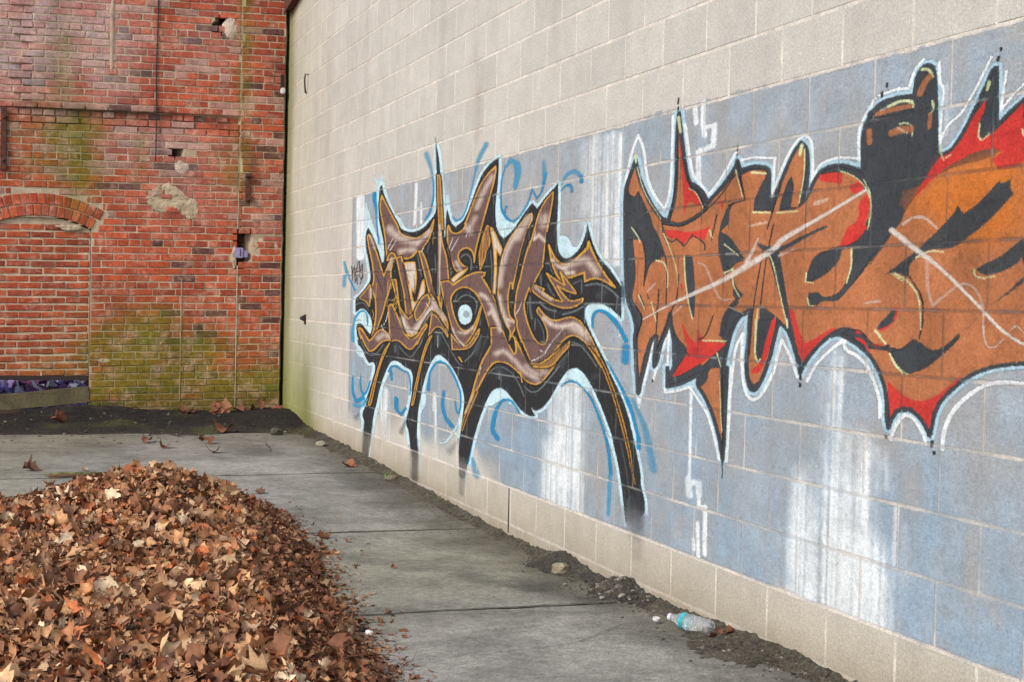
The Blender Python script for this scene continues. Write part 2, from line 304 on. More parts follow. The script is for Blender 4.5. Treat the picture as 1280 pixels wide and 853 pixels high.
# ------------------------------------------------------------------ paint: shapes in wall coordinates (mm), rasterised here
PAL = {'k': (46, 46, 48), 'h': (202, 231, 240), 'w': (232, 238, 240), 'v': (231, 237, 240), 'b': (30, 140, 190), 'B': (70, 160, 200), 'y': (206, 154, 66), 'Y': (222, 170, 60), 'n': (114, 88, 84), 'N': (70, 46, 38), 'l': (212, 197, 184), 'g': (128, 140, 142), 'G': (70, 78, 82), 'o': (176, 112, 74), 'O': (214, 120, 44), 'r': (198, 58, 52), 'R': (232, 225, 215), 'q': (207, 216, 165), 'K': (64, 68, 72), 'c': (176, 208, 224), 'f': (172, 177, 182), 'u': (145, 168, 188), 'e': (170, 160, 150), 'm': (150, 185, 205), 't': (150, 110, 70), 'd': (176, 168, 160)}
ART = {'halo': """Ch 0.97 0.12|7.5|-5035,2142 -4969,2062 -4815,1959 -4638,1871 -4495,1808 -4492,1802 -4381,1779 -4251,1764 -4125,1759 -3963,1768 -3826,1791 -3829,1793 -3690,1833 -3600,1868 -3593,2016 -3614,2179 -3627,2290 -3598,2268 -3557,2206 -3514,2087 -3469,1937 -3415,1748 -3400,1698 -3382,1705 -3379,1747 -3377,1831 -3358,1875 -3307,1828 -3260,1782 -3152,1749 -3159,1759 -3036,1778 -2938,1822 -2844,1895 -2771,1962 -2662,2042 -2553,2080 -2446,2103 -2361,2113 -2357,2048 -2365,1963 -2395,1886 -2407,1807 -2374,1720 -2379,1725 -2319,1676 -2246,1650 -2178,1666 -2071,1698 -1916,1776 -1793,1823 -1714,1790 -1573,1847 -1416,1902 -1411,1837 -1414,1736 -1415,1635 -1400,1574 -1352,1532 -1282,1515 -1188,1528 -1098,1565 -1043,1612 -1009,1677 -974,1629 -933,1575 -869,1526 -824,1499 -735,1465 -656,1417 -578,1374 -580,1327 -577,1230 -613,1247 -713,1280 -826,1299 -941,1298 -1005,1282 -1020,1245 -994,1205 -920,1149 -835,1089 -741,1023 -691,978 -573,896 -477,807 -399,691 -321,556 -320,509 -270,439 -271,377 -480,316 -506,423 -564,559 -641,671 -654,696 -756,793 -881,891 -1008,962 -1114,984 -1221,967 -1329,904 -1460,805 -1575,747 -1671,727 -1739,742 -1669,701 -1768,694 -1898,714 -2033,766 -2173,811 -2271,816 -2399,787 -2511,705 -2625,592 -2739,447 -2838,282 -2835,297 -2982,280 -3004,380 -2994,439 -2966,514 -2929,611 -2911,692 -2913,657 -2907,718 -2984,793 -3135,871 -3289,926 -3446,952 -3368,946 -3468,953 -3551,938 -3660,886 -3768,795 -3840,710 -3891,596 -3886,648 -3935,525 -3947,380 -3922,286 -4096,285 -4151,401 -4232,443 -4205,503 -4163,547 -4094,650 -4103,694 -4071,768 -4113,815 -4197,828 -4305,834 -4438,862 -4573,867 -4686,848 -4775,800 -4887,717 -5000,620 -5065,513 -5112,476 -5177,372 -5214,289 -5452,276 -5421,361 -5522,408 -5412,480 -5287,571 -5447,491 -5300,607 -5205,693 -5124,770 -5140,818 -5204,828 -5318,813 -5425,843 -5508,896 -5647,935 -5702,942 -5719,983 -5650,977 -5734,1000 -5756,1089 -5716,1106 -5594,1108 -5471,1076 -5311,1034 -5248,1051 -5241,1112 -5323,1172 -5483,1220 -5617,1225 -5752,1198 -5798,1191 -5817,1303 -5680,1319 -5470,1376 -5345,1432 -5323,1472 -5411,1604 -5497,1681 -5516,1750 -5495,1818 -5432,1844 -5324,1793 -5165,1708 -5060,1626 -4994,1565 -4934,1570 -4915,1635 -4959,1732 -5025,1794 -5079,1856 -5121,1901 -5114,2004 -5118,2124
Xh 1 0.2|34|-386,361 -368,255
Xh 1 0.2|16|-5335,250 -5359,85
Xh 1 0.2|16|-4005,278 -3986,119
Xh 1 0.2|18|-2905,289 -2933,170
Xh 1 0.2|7|-3014,437 -3027,290
Fh 0.9 0|0|-5526,2051 -5354,1912 -5221,1821 -5091,1712 -4958,1576 -5018,1565 -5322,1768 -5484,1836 -5556,1834 -5566,1953
Fh 0.75 0.25|0|-5335,2252 -5222,2198 -5099,2185 -5013,2227 -4982,2217 -5005,2131 -5155,2126 -5301,2211
Fh 0.95 0|0|-4724,1900 -4584,1895 -4473,1870 -4360,1802 -4279,1785 -4469,1795 -4606,1836
Fh 0.8 0.1|0|-3398,1883 -3394,1971 -3361,1969 -3281,1914 -3287,1845 -3196,1773 -3306,1815
Fh 0.97 0|0|-2369,1890 -2398,1806 -2364,1706 -2319,1676 -2246,1651 -2178,1666 -2071,1698 -2058,1723 -2212,1763 -2302,1824 -2324,1881
Fh 0.97 0|0|-1387,1634 -1304,1637 -1241,1614 -1205,1578 -1151,1571 -1087,1594 -1098,1555 -1201,1524 -1282,1513 -1381,1553
Fh 0.97 0|0|-2511,696 -2393,700 -2294,730 -2183,760 -2058,729 -2033,766 -2173,811 -2272,818 -2399,792
Fh 0.97 0|0|-1307,910 -1197,924 -1089,914 -961,871 -881,891 -1008,962 -1114,984 -1221,967
Fh 0.97 0|0|-4735,743 -4705,803 -4593,837 -4414,834 -4304,828 -4438,862 -4573,869 -4686,851 -4775,800
Fh 0.97 0|0|-1009,1255 -987,1286 -906,1300 -814,1297 -712,1278 -591,1243 -568,1205 -655,1238 -744,1258 -835,1266 -903,1251 -924,1211 -910,1180 -982,1205
Fh 0.97 0|0|-3638,855 -3566,896 -3466,916 -3347,911 -3267,899 -3350,941 -3468,953 -3569,932
Fh 0.95 0|0|-5751,874 -5728,926 -5647,936 -5522,895 -5491,852 -5584,841 -5667,858
Fh 0.95 0|0|-5787,1127 -5665,1142 -5528,1119 -5365,1060 -5285,1031 -5248,1051 -5241,1112 -5323,1172 -5394,1097 -5481,1195 -5603,1209 -5750,1179
Sh 0.8 0.25|2|-725,704 -617,609 -539,482 -493,377 -479,300
Sh 0.9 0.1|2|-835,1108 -692,1001 -555,890 -439,774 -351,624 -311,528
Sh 0.6 0.3|2.2|-340,538 -280,453 -239,382
Sh 0.9 0|2|-3888,679 -3921,542 -3898,424 -3857,277
Sh 0.45 0.4|1.8|-3857,277 -3817,139
Fh 0.9 0|0|-3887,663 -3745,688 -3739,611 -3850,555 -3906,527
Sh 0.85 0|1.6|-5029,561 -5125,412 -5186,264 -5265,95
Sh 0.95 0|1.6|-2499,700 -2647,585 -2752,455 -2823,298
Sh 0.5 0.3|1.5|-2823,298 -2862,179
Sh 0.8 0.3|2.6|-2909,656 -3022,546 -3165,460 -3289,403 -3393,393
Sh 0.9 0|1.5|-564,1231 -570,1328 -567,1369 -633,1404 -791,1475 -934,1557
Sb 1 0|1.44 2.16 2.16 1.8 1.44|-3237,1818 -3151,1789 -3037,1796 -2941,1858 -2877,1939
SB 0.75 0.4|1.8 2.7 4.5 6.3|-2877,1939 -2797,2053 -2745,2131 -2599,2206
Sb 1 0|2.16 2.88 3.24 2.16 2.16 2.16 1.8|-2306,1869 -2302,1818 -2212,1763 -2109,1736 -2011,1748 -1856,1821 -1798,1898
Sb 1 0|1.8 2.16 1.8 1.44|-2306,1869 -2312,1960 -2281,2019 -2232,2055
SB 0.85 0.3|3.6 6.3 8.1 7.2 5.4|-2240,2050 -2149,2081 -2048,2051 -2027,1995 -2072,1927
Sb 1 0|1.8 2.16 2.52|-2222,1792 -2233,1815 -2208,1824
Sb 0.95 0.1|1.8 2.16 2.88 4.5|-1798,1898 -1726,1843 -1645,1872 -1606,1963
SB 0.6 0.5|5.4 3.6|-1621,1964 -1633,2027
Sb 0.95 0.1|1.44 2.52 3.24 3.6|-1374,1860 -1306,1883 -1238,1881 -1222,1848
SB 0.7 0.3|2.16 4.5 5.4 4.5|-1376,1890 -1309,1936 -1202,1948 -1108,1916
Sb 0.8 0.2|4.5|-1108,1911 -1100,1886
Sb 1 0|2.16 2.52 2.52|-3673,2067 -3664,1949 -3763,1863 -3856,1828
SB 0.6 0.4|5.4 3.6 2.52|-3865,2266 -3739,2163 -3672,2053
Sb 0.95 0.1|5.4 4.5 2.16 1.8 1.8|-5259,2088 -5255,2042 -5188,1971 -5179,1874 -5120,1761 -5104,1712
Sb 1 0|1.62 1.98 2.16 1.8|-5851,1061 -5830,1139 -5669,1199 -5509,1207
SB 0.8 0.25|1.8 3.6 4.5|-5831,1145 -5878,1047 -5871,970
Sb 1 0|1.44|-5509,1207 -5387,1171 -5394,1097
Sb 1 0|1.8 2.16 2.7 2.7 2.16|-5585,697 -5592,620 -5493,557 -5377,590 -5280,676
Sb 0.95 0.1|2.16 2.7 3.6 4.32|-5846,676 -5850,566 -5718,491 -5478,539
SB 0.8 0.3|4.5|-5767,464 -5528,472 -5415,517
Sb 1 0|1.8 2.16 2.16 1.8 1.8 1.8|-4738,778 -4660,823 -4525,829 -4346,804 -4195,800 -4128,742 -4141,652
Sb 0.9 0.15|2.88 3.6 3.6|-4682,804 -4656,770 -4641,730
Sb 0.9 0.15|5.4 5.4 4.32 2.88|-4500,598 -4494,522 -4363,499 -4240,550
Sb 1 0|2.88 2.16 2.52 2.52 2.16 1.8|-3687,746 -3674,827 -3565,885 -3456,908 -3329,901 -3266,889
Sb 1 0|2.16 2.52 2.52 2.52|-3443,913 -3265,895 -3111,828 -2990,743
Sb 1 0|2.16|-2990,743 -2974,659 -3011,611
Sb 0.9 0.2|3.96|-3688,751 -3694,714
Sb 0.9 0.2|3.6 4.32 4.32 5.4|-3339,722 -3372,637 -3301,560 -3144,521
Sb 1 0|2.16|-3093,679 -3064,615 -3014,612
Sb 0.95 0|2.16 2.88 2.88 3.96 5.4|-1923,703 -2033,757 -2197,755 -2319,682 -2369,576
Sb 0.9 0.3|6.12|-2354,559 -2280,529
Sb 1 0|2.16 2.52 2.52 2.52 3.24|-1305,881 -1196,916 -1067,907 -898,844 -772,731
Sb 0.9 0.2|3.24 4.32 4.68|-772,731 -688,633 -653,517
SB 0.8 0.3|4.68 3.96|-662,507 -671,328
Sb 1 0|2.88 3.6 3.6 3.6|-916,1185 -919,1229 -892,1256 -835,1266
Sb 1 0|3.6 5.04 5.76 5.4|-835,1266 -755,1258 -621,1208 -521,1134
Sb 0.9 0.4|9|-519,1101 -521,1042
Sb 0.95 0.1|2.16 3.96 5.4 3.6|-730,1028 -576,932 -443,832 -356,709
Sb 0.95 0.1|5.4|-356,709 -354,667
SB 0.6 0.4|4.5 7.2 9|-427,869 -282,759 -196,591
Sb 0.8 0.2|1.8 2.7|-2730,465 -2813,328
SB 0.7 0.5|3.6 9|-2723,366 -2648,283
SB 0.8 0.3|2.7 4.5 2.16|-6231,1595 -6119,1494 -6031,1480
Sb 1 0|1.8 1.8|-6058,1467 -5822,1362
SB 0.6 0.4|4.5|-6206,1482 -6229,1402""",
'shadow': """Fk 1 0|0|-5035,2142 -4969,2062 -4815,1959 -4638,1871 -4495,1808 -4492,1802 -4381,1779 -4251,1764 -4125,1759 -3963,1768 -3826,1791 -3829,1793 -3690,1833 -3600,1868 -3593,2016 -3614,2179 -3627,2290 -3598,2268 -3557,2206 -3514,2087 -3469,1937 -3415,1748 -3400,1698 -3382,1705 -3379,1747 -3377,1831 -3358,1875 -3307,1828 -3260,1782 -3152,1749 -3159,1759 -3036,1778 -2938,1822 -2844,1895 -2771,1962 -2662,2042 -2553,2080 -2446,2103 -2361,2113 -2357,2048 -2365,1963 -2395,1886 -2407,1807 -2374,1720 -2379,1725 -2319,1676 -2246,1650 -2178,1666 -2071,1698 -1916,1776 -1793,1823 -1714,1790 -1573,1847 -1416,1902 -1411,1837 -1414,1736 -1415,1635 -1400,1574 -1352,1532 -1282,1515 -1188,1528 -1098,1565 -1043,1612 -1009,1677 -974,1629 -933,1575 -869,1526 -824,1499 -735,1465 -656,1417 -578,1374 -580,1327 -577,1230 -613,1247 -713,1280 -826,1299 -941,1298 -1005,1282 -1020,1245 -994,1205 -920,1149 -835,1089 -741,1023 -691,978 -573,896 -477,807 -399,691 -321,556 -320,509 -270,439 -271,377 -480,316 -506,423 -564,559 -641,671 -654,696 -756,793 -881,891 -1008,962 -1114,984 -1221,967 -1329,904 -1460,805 -1575,747 -1671,727 -1739,742 -1669,701 -1768,694 -1898,714 -2033,766 -2173,811 -2271,816 -2399,787 -2511,705 -2625,592 -2739,447 -2838,282 -2835,297 -2982,280 -3004,380 -2994,439 -2966,514 -2929,611 -2911,692 -2913,657 -2907,718 -2984,793 -3135,871 -3289,926 -3446,952 -3368,946 -3468,953 -3551,938 -3660,886 -3768,795 -3840,710 -3891,596 -3886,648 -3935,525 -3947,380 -3922,286 -4096,285 -4151,401 -4232,443 -4205,503 -4163,547 -4094,650 -4103,694 -4071,768 -4113,815 -4197,828 -4305,834 -4438,862 -4573,867 -4686,848 -4775,800 -4887,717 -5000,620 -5065,513 -5112,476 -5177,372 -5214,289 -5452,276 -5421,361 -5522,408 -5412,480 -5287,571 -5447,491 -5300,607 -5205,693 -5124,770 -5140,818 -5204,828 -5318,813 -5425,843 -5508,896 -5647,935 -5702,942 -5719,983 -5650,977 -5734,1000 -5756,1089 -5716,1106 -5594,1108 -5471,1076 -5311,1034 -5248,1051 -5241,1112 -5323,1172 -5483,1220 -5617,1225 -5752,1198 -5798,1191 -5817,1303 -5680,1319 -5470,1376 -5345,1432 -5323,1472 -5411,1604 -5497,1681 -5516,1750 -5495,1818 -5432,1844 -5324,1793 -5165,1708 -5060,1626 -4994,1565 -4934,1570 -4915,1635 -4959,1732 -5025,1794 -5079,1856 -5121,1901 -5114,2004 -5118,2124
Sk 0.85 0.25|22 21 20|-398,437 -383,377 -373,332
Sk 0.5 0.4|20 18|-378,347 -362,279
Sk 0.35 0.5|18 14|-367,294 -353,195
Sk 0.9 0.25|10 10 8|-5307,362 -5351,213 -5397,81
Sk 0.85 0.3|9 9.5 9|-4017,357 -3995,230 -3985,103
Sk 0.4 0.6|8|-3992,118 -4013,11
Sk 0.85 0.2|10 9 8|-2895,405 -2908,318 -2921,244
Sk 0.45 0.4|8 6|-2914,274 -2928,133
Sk 0.75 0.35|2.6 2 1.4|-3594,2151 -3617,2244 -3638,2310
Sk 0.4 0.6|1.2|-3638,2310 -3660,2351
Sg 0.4 0.9|2 7|-2990,454 -3183,362
SG 0.4 0.9|1.5 4|-5601,411 -5718,365
SG 0.5 0.8|2 5|-4234,468 -4353,375
Xk 0.35 0.5|46|-385,345 -362,147
Xk 0.5 0.5|46|-373,277 -357,132
Xk 0.4 0.5|24|-5350,204 -5373,29
Xk 0.4 0.5|24|-3998,198 -3986,38
Xk 0.45 0.5|24|-2905,282 -2929,113
Sg 0.9 0.25|0.9|-5582,975 -5456,904 -5323,872 -5195,874 -5048,907 -4907,966
Sg 0.9 0.25|1|-4447,970 -4291,925 -4141,906 -4020,947 -3865,1028
Sg 0.9 0.25|1|-3411,1086 -3230,997 -3055,918 -2951,901
Sg 0.8 0.25|1.6|-2913,933 -2777,978 -2666,1041 -2604,1102
Sg 0.95 0.25|1.3|-1852,848 -1757,822 -1650,829 -1534,878 -1333,981
Sg 0.8 0.25|1.4|-2755,669 -2629,790 -2468,886 -2327,929 -2188,933 -2051,908 -1933,855 -1849,795
Sg 0.85 0.25|1.6|-1176,1105 -1059,1095 -948,1050 -852,1000
Sg 0.5 0.25|2.2|-1392,968 -1316,1006 -1217,1048
Sg 0.85 0.25|1.8|-1646,1300 -1533,1262 -1398,1254
Sg 0.8 0.25|2.2|-1306,1239 -1155,1255 -1041,1281
Sg 0.6 0.25|2.6|-1790,1324 -1794,1274 -1754,1210
Sg 0.8 0.25|2.2|-1017,1382 -900,1392 -786,1383 -673,1352 -618,1327
Sg 0.5 0.25|2.5|-623,1331 -636,1271
Sg 0.9 0.25|1|-2418,2007 -2541,1906 -2651,1749
Sg 0.8 0.25|1.3|-3099,1291 -3018,1326 -2887,1337 -2758,1317 -2693,1284 -2735,1221
Sg 0.8 0.25|1.6|-3051,1559 -2970,1582 -2872,1570 -2821,1534 -2833,1486
Sg 0.7 0.25|1.2|-2472,1588 -2444,1508 -2434,1368
Sg 0.5 0.25|1.5|-2516,1585 -2557,1524
Sg 0.6 0.25|1.4|-5489,1749 -5443,1673
Sg 0.7 0.25|1.4|-4031,1613 -3919,1458
Sg 0.6 0.25|1|-3739,1670 -3793,1612
Sg 1 0.25|0.7|-3601,1592 -3582,1476
Sg 0.7 0.25|1.2|-1522,1516 -1492,1468 -1444,1443
Sg 0.6 0.25|1.6|-1649,1445 -1631,1392
Sg 0.7 0.25|1.4|-1528,1391 -1484,1353 -1429,1329
Sg 0.6 0.25|1.6|-1189,1389 -1067,1411 -1063,1348
Sg 0.6 0.25|1.6|-1704,1211 -1707,1152
Sg 0.8 0.25|1|-1668,1207 -1581,1155 -1563,1102
Sg 0.7 0.25|1|-3150,1291 -3102,1336
Sg 0.7 0.25|1.2|-2626,1223 -2637,1156
Sg 0.8 0.25|0.8|-2803,1065 -2669,1174
Sg 0.6 0.25|1.2|-2128,1351 -2109,1270
Sg 0.8 0.25|0.7|-1806,1718 -1936,1545
Sg 0.9 0.25|0.9|-1798,1704 -1931,1587 -2047,1354
Sg 0.6 0.25|1.4|-3329,1585 -3279,1513 -3241,1472
Sg 0.8 0.25|1|-3266,1446 -3216,1481
Sg 0.8 0.25|1.2|-5784,1249 -5649,1272 -5487,1264 -5379,1221
Sg 0.8 0.25|1.2|-5695,1020 -5624,990 -5484,926
Sg 0.7 0.25|1|-5092,1430 -4963,1345 -4906,1238
Sg 0.5 0.25|1.6|-4986,1189 -5065,1104
Sg 0.6 0.25|1|-4460,1408 -4338,1249
Sg 0.7 0.25|1.4|-3791,1088 -3942,986
Sg 0.6 0.25|0.6|-2484,1111 -2545,1057 -2640,948
Sg 0.4 0.25|1.6|-551,672 -475,553 -428,418
SG 0.8 0.8|5|-4537,984 -4533,933
SG 0.8 0.8|5|-3488,1091 -3502,1033
SG 0.8 0.8|6|-3501,1084 -3497,1026
SG 0.8 0.8|8|-2274,925 -2268,880
SG 0.8 0.8|4|-2629,1054 -2700,987
SG 0.8 0.8|4|-1266,1018 -1301,973
SG 0.8 0.8|4|-2632,1089 -2705,1024
SG 0.8 0.8|8|-784,1352 -839,1335
Sh 0.8 0|0.5|-3501,1061 -3495,993
Sh 0.8 0|0.5|-3500,1071 -3495,1000
Sh 0.8 0|0.5|-2269,902 -2266,863
Sh 0.6 0|0.5|-4563,972 -4559,926""",
'letters': """Ck 0.95 0.1|4.755|-5029,2062 -4905,1993 -4724,1896 -4550,1817 -4511,1768 -4334,1733 -4184,1721 -4039,1713 -3881,1734 -3728,1765 -3687,1794 -3647,1821 -3662,1773 -3760,1692 -3865,1657 -3912,1626 -4013,1640 -4133,1599 -4279,1577 -4409,1588 -4455,1618 -4543,1603 -4681,1635 -4796,1620 -4840,1586 -4869,1652 -4900,1741 -4981,1852 -5081,1973 -5071,2032
Fn 1 0|0|-5029,2062 -4905,1993 -4724,1896 -4550,1817 -4511,1768 -4334,1733 -4184,1721 -4039,1713 -3881,1734 -3728,1765 -3687,1794 -3647,1821 -3662,1773 -3760,1692 -3865,1657 -3912,1626 -4013,1640 -4133,1599 -4279,1577 -4409,1588 -4455,1618 -4543,1603 -4681,1635 -4796,1620 -4840,1586 -4869,1652 -4900,1741 -4981,1852 -5081,1973 -5071,2032
Cy 1 0|1.755|-5029,2062 -4905,1993 -4724,1896 -4550,1817 -4511,1768 -4334,1733 -4184,1721 -4039,1713 -3881,1734 -3728,1765 -3687,1794 -3647,1821 -3662,1773 -3760,1692 -3865,1657 -3912,1626 -4013,1640 -4133,1599 -4279,1577 -4409,1588 -4455,1618 -4543,1603 -4681,1635 -4796,1620 -4840,1586 -4869,1652 -4900,1741 -4981,1852 -5081,1973 -5071,2032
Ck 0.95 0.1|4.755|-5466,1780 -5401,1790 -5293,1730 -5160,1647 -5029,1548 -4925,1468 -4835,1527 -4735,1584 -4656,1602 -4648,1564 -4729,1513 -4710,1431 -4773,1342 -4840,1304 -4927,1202 -4984,1159 -5065,1104 -5205,991 -5281,985 -5164,1102 -5134,1187 -5155,1290 -5263,1370 -5315,1382 -5205,1435 -5280,1570 -5393,1690
Fn 1 0|0|-5466,1780 -5401,1790 -5293,1730 -5160,1647 -5029,1548 -4925,1468 -4835,1527 -4735,1584 -4656,1602 -4648,1564 -4729,1513 -4710,1431 -4773,1342 -4840,1304 -4927,1202 -4984,1159 -5065,1104 -5205,991 -5281,985 -5164,1102 -5134,1187 -5155,1290 -5263,1370 -5315,1382 -5205,1435 -5280,1570 -5393,1690
Cy 1 0|1.755|-5466,1780 -5401,1790 -5293,1730 -5160,1647 -5029,1548 -4925,1468 -4835,1527 -4735,1584 -4656,1602 -4648,1564 -4729,1513 -4710,1431 -4773,1342 -4840,1304 -4927,1202 -4984,1159 -5065,1104 -5205,991 -5281,985 -5164,1102 -5134,1187 -5155,1290 -5263,1370 -5315,1382 -5205,1435 -5280,1570 -5393,1690
Ck 0.95 0.1|4.755|-4839,1580 -4807,1615 -4716,1636 -4623,1622 -4539,1557 -4441,1441 -4346,1342 -4331,1295 -4257,1172 -4204,1172 -4154,1201 -4180,1268 -4175,1342 -4244,1417 -4360,1519 -4443,1600
Fn 1 0|0|-4839,1580 -4807,1615 -4716,1636 -4623,1622 -4539,1557 -4441,1441 -4346,1342 -4331,1295 -4257,1172 -4204,1172 -4154,1201 -4180,1268 -4175,1342 -4244,1417 -4360,1519 -4443,1600
Cy 1 0|1.755|-4839,1580 -4807,1615 -4716,1636 -4623,1622 -4539,1557 -4441,1441 -4346,1342 -4331,1295 -4257,1172 -4204,1172 -4154,1201 -4180,1268 -4175,1342 -4244,1417 -4360,1519 -4443,1600
Ck 0.95 0.1|4.755|-3992,1628 -3906,1545 -3798,1430 -3714,1343 -3694,1325 -3578,1299 -3600,1343 -3704,1456 -3808,1559 -3911,1621
Fn 1 0|0|-3992,1628 -3906,1545 -3798,1430 -3714,1343 -3694,1325 -3578,1299 -3600,1343 -3704,1456 -3808,1559 -3911,1621
Cy 1 0|1.755|-3992,1628 -3906,1545 -3798,1430 -3714,1343 -3694,1325 -3578,1299 -3600,1343 -3704,1456 -3808,1559 -3911,1621
Ck 0.95 0.1|4.485|-4363,1553 -4234,1556 -4088,1554 -4030,1459 -4071,1342 -4147,1379 -4153,1323 -4066,1274 -3996,1297 -3896,1422 -3857,1432 -3813,1367 -3906,1297 -4082,1213 -4124,1224 -4174,1323
Fl 1 0|0|-4363,1553 -4234,1556 -4088,1554 -4030,1459 -4071,1342 -4147,1379 -4153,1323 -4066,1274 -3996,1297 -3896,1422 -3857,1432 -3813,1367 -3906,1297 -4082,1213 -4124,1224 -4174,1323
Cy 1 0|1.485|-4363,1553 -4234,1556 -4088,1554 -4030,1459 -4071,1342 -4147,1379 -4153,1323 -4066,1274 -3996,1297 -3896,1422 -3857,1432 -3813,1367 -3906,1297 -4082,1213 -4124,1224 -4174,1323
Ck 0.95 0.1|4.755|-4789,1251 -4674,1264 -4555,1207 -4415,1118 -4279,1047 -4129,1029 -3987,1050 -3871,1108 -3776,1142 -3746,1127 -3869,1075 -3983,1001 -3985,1019 -4083,972 -4187,956 -4317,980 -4450,1010 -4584,1011 -4720,990 -4816,1011 -4701,1032
Fn 1 0|0|-4789,1251 -4674,1264 -4555,1207 -4415,1118 -4279,1047 -4129,1029 -3987,1050 -3871,1108 -3776,1142 -3746,1127 -3869,1075 -3983,1001 -3985,1019 -4083,972 -4187,956 -4317,980 -4450,1010 -4584,1011 -4720,990 -4816,1011 -4701,1032
Cy 1 0|1.755|-4789,1251 -4674,1264 -4555,1207 -4415,1118 -4279,1047 -4129,1029 -3987,1050 -3871,1108 -3776,1142 -3746,1127 -3869,1075 -3983,1001 -3985,1019 -4083,972 -4187,956 -4317,980 -4450,1010 -4584,1011 -4720,990 -4816,1011 -4701,1032
Ck 0.95 0.1|4.755|-4688,1439 -4574,1438 -4495,1294 -4420,1180 -4325,1086 -4131,1043 -3990,1083 -3799,1190 -3649,1237 -3516,1221 -3366,1161 -3282,1111 -3286,1162 -3426,1232 -3559,1288 -3675,1335 -3771,1324 -3925,1281 -4081,1202 -4224,1167 -4334,1199 -4469,1248 -4565,1322
Fn 1 0|0|-4688,1439 -4574,1438 -4495,1294 -4420,1180 -4325,1086 -4131,1043 -3990,1083 -3799,1190 -3649,1237 -3516,1221 -3366,1161 -3282,1111 -3286,1162 -3426,1232 -3559,1288 -3675,1335 -3771,1324 -3925,1281 -4081,1202 -4224,1167 -4334,1199 -4469,1248 -4565,1322
Cy 1 0|1.755|-4688,1439 -4574,1438 -4495,1294 -4420,1180 -4325,1086 -4131,1043 -3990,1083 -3799,1190 -3649,1237 -3516,1221 -3366,1161 -3282,1111 -3286,1162 -3426,1232 -3559,1288 -3675,1335 -3771,1324 -3925,1281 -4081,1202 -4224,1167 -4334,1199 -4469,1248 -4565,1322
Ck 0.95 0.1|4.755|-4081,1208 -3965,1280 -3849,1324 -3752,1335 -3691,1293 -3784,1244 -3898,1188 -4016,1159
Fn 1 0|0|-4081,1208 -3965,1280 -3849,1324 -3752,1335 -3691,1293 -3784,1244 -3898,1188 -4016,1159
Cy 1 0|1.755|-4081,1208 -3965,1280 -3849,1324 -3752,1335 -3691,1293 -3784,1244 -3898,1188 -4016,1159
Ck 0.95 0.1|4.755|-5699,1071 -5604,1073 -5494,1038 -5332,981 -5232,1002 -5110,1054 -4941,1082 -4772,1051 -4699,1006 -4863,1001 -5029,966 -5149,924 -5224,912 -5325,902 -5460,947 -5586,1013 -5597,991
Fn 1 0|0|-5699,1071 -5604,1073 -5494,1038 -5332,981 -5232,1002 -5110,1054 -4941,1082 -4772,1051 -4699,1006 -4863,1001 -5029,966 -5149,924 -5224,912 -5325,902 -5460,947 -5586,1013 -5597,991
Cy 1 0|1.755|-5699,1071 -5604,1073 -5494,1038 -5332,981 -5232,1002 -5110,1054 -4941,1082 -4772,1051 -4699,1006 -4863,1001 -5029,966 -5149,924 -5224,912 -5325,902 -5460,947 -5586,1013 -5597,991
Ck 0.95 0.1|4.485|-5679,1307 -5469,1364 -5343,1407 -5287,1351 -5354,1240 -5462,1283 -5610,1294
Fn 1 0|0|-5679,1307 -5469,1364 -5343,1407 -5287,1351 -5354,1240 -5462,1283 -5610,1294
Cy 1 0|1.485|-5679,1307 -5469,1364 -5343,1407 -5287,1351 -5354,1240 -5462,1283 -5610,1294
Ck 0.95 0.1|4.485|-3647,1208 -3571,1204 -3457,1169 -3281,1096 -3279,1070 -3399,1119 -3491,1132 -3583,1120 -3712,1063
Fn 1 0|0|-3647,1208 -3571,1204 -3457,1169 -3281,1096 -3279,1070 -3399,1119 -3491,1132 -3583,1120 -3712,1063
Cy 1 0|1.485|-3647,1208 -3571,1204 -3457,1169 -3281,1096 -3279,1070 -3399,1119 -3491,1132 -3583,1120 -3712,1063
Ck 0.95 0.1|4.35|-5316,493 -5177,658 -5016,812 -4880,919 -4788,958 -4720,984 -4832,915 -4968,826 -5104,686 -5240,498
FN 1 0|0|-5316,493 -5177,658 -5016,812 -4880,919 -4788,958 -4720,984 -4832,915 -4968,826 -5104,686 -5240,498
Cy 1 0|1.35|-5316,493 -5177,658 -5016,812 -4880,919 -4788,958 -4720,984 -4832,915 -4968,826 -5104,686 -5240,498
Ck 0.95 0.1|4.35|-4094,582 -4021,704 -3893,881 -3784,999 -3674,1066 -3636,1067 -3764,983 -3872,865 -3962,730 -4053,585
FN 1 0|0|-4094,582 -4021,704 -3893,881 -3784,999 -3674,1066 -3636,1067 -3764,983 -3872,865 -3962,730 -4053,585
Cy 1 0|1.35|-4094,582 -4021,704 -3893,881 -3784,999 -3674,1066 -3636,1067 -3764,983 -3872,865 -3962,730 -4053,585
Ck 0.95 0.1|4.755|-3553,1790 -3497,1787 -3462,1682 -3403,1618 -3346,1575 -3303,1472 -3270,1390 -3190,1370 -3220,1306 -3322,1259 -3417,1325 -3446,1232 -3509,1343
Fn 1 0|0|-3553,1790 -3497,1787 -3462,1682 -3403,1618 -3346,1575 -3303,1472 -3270,1390 -3190,1370 -3220,1306 -3322,1259 -3417,1325 -3446,1232 -3509,1343
Cy 1 0|1.755|-3553,1790 -3497,1787 -3462,1682 -3403,1618 -3346,1575 -3303,1472 -3270,1390 -3190,1370 -3220,1306 -3322,1259 -3417,1325 -3446,1232 -3509,1343
Ck 0.95 0.1|4.35|-3590,2106 -3526,2101 -3478,1913 -3433,1749 -3523,1753 -3562,1917
Ft 1 0|0|-3590,2106 -3526,2101 -3478,1913 -3433,1749 -3523,1753 -3562,1917
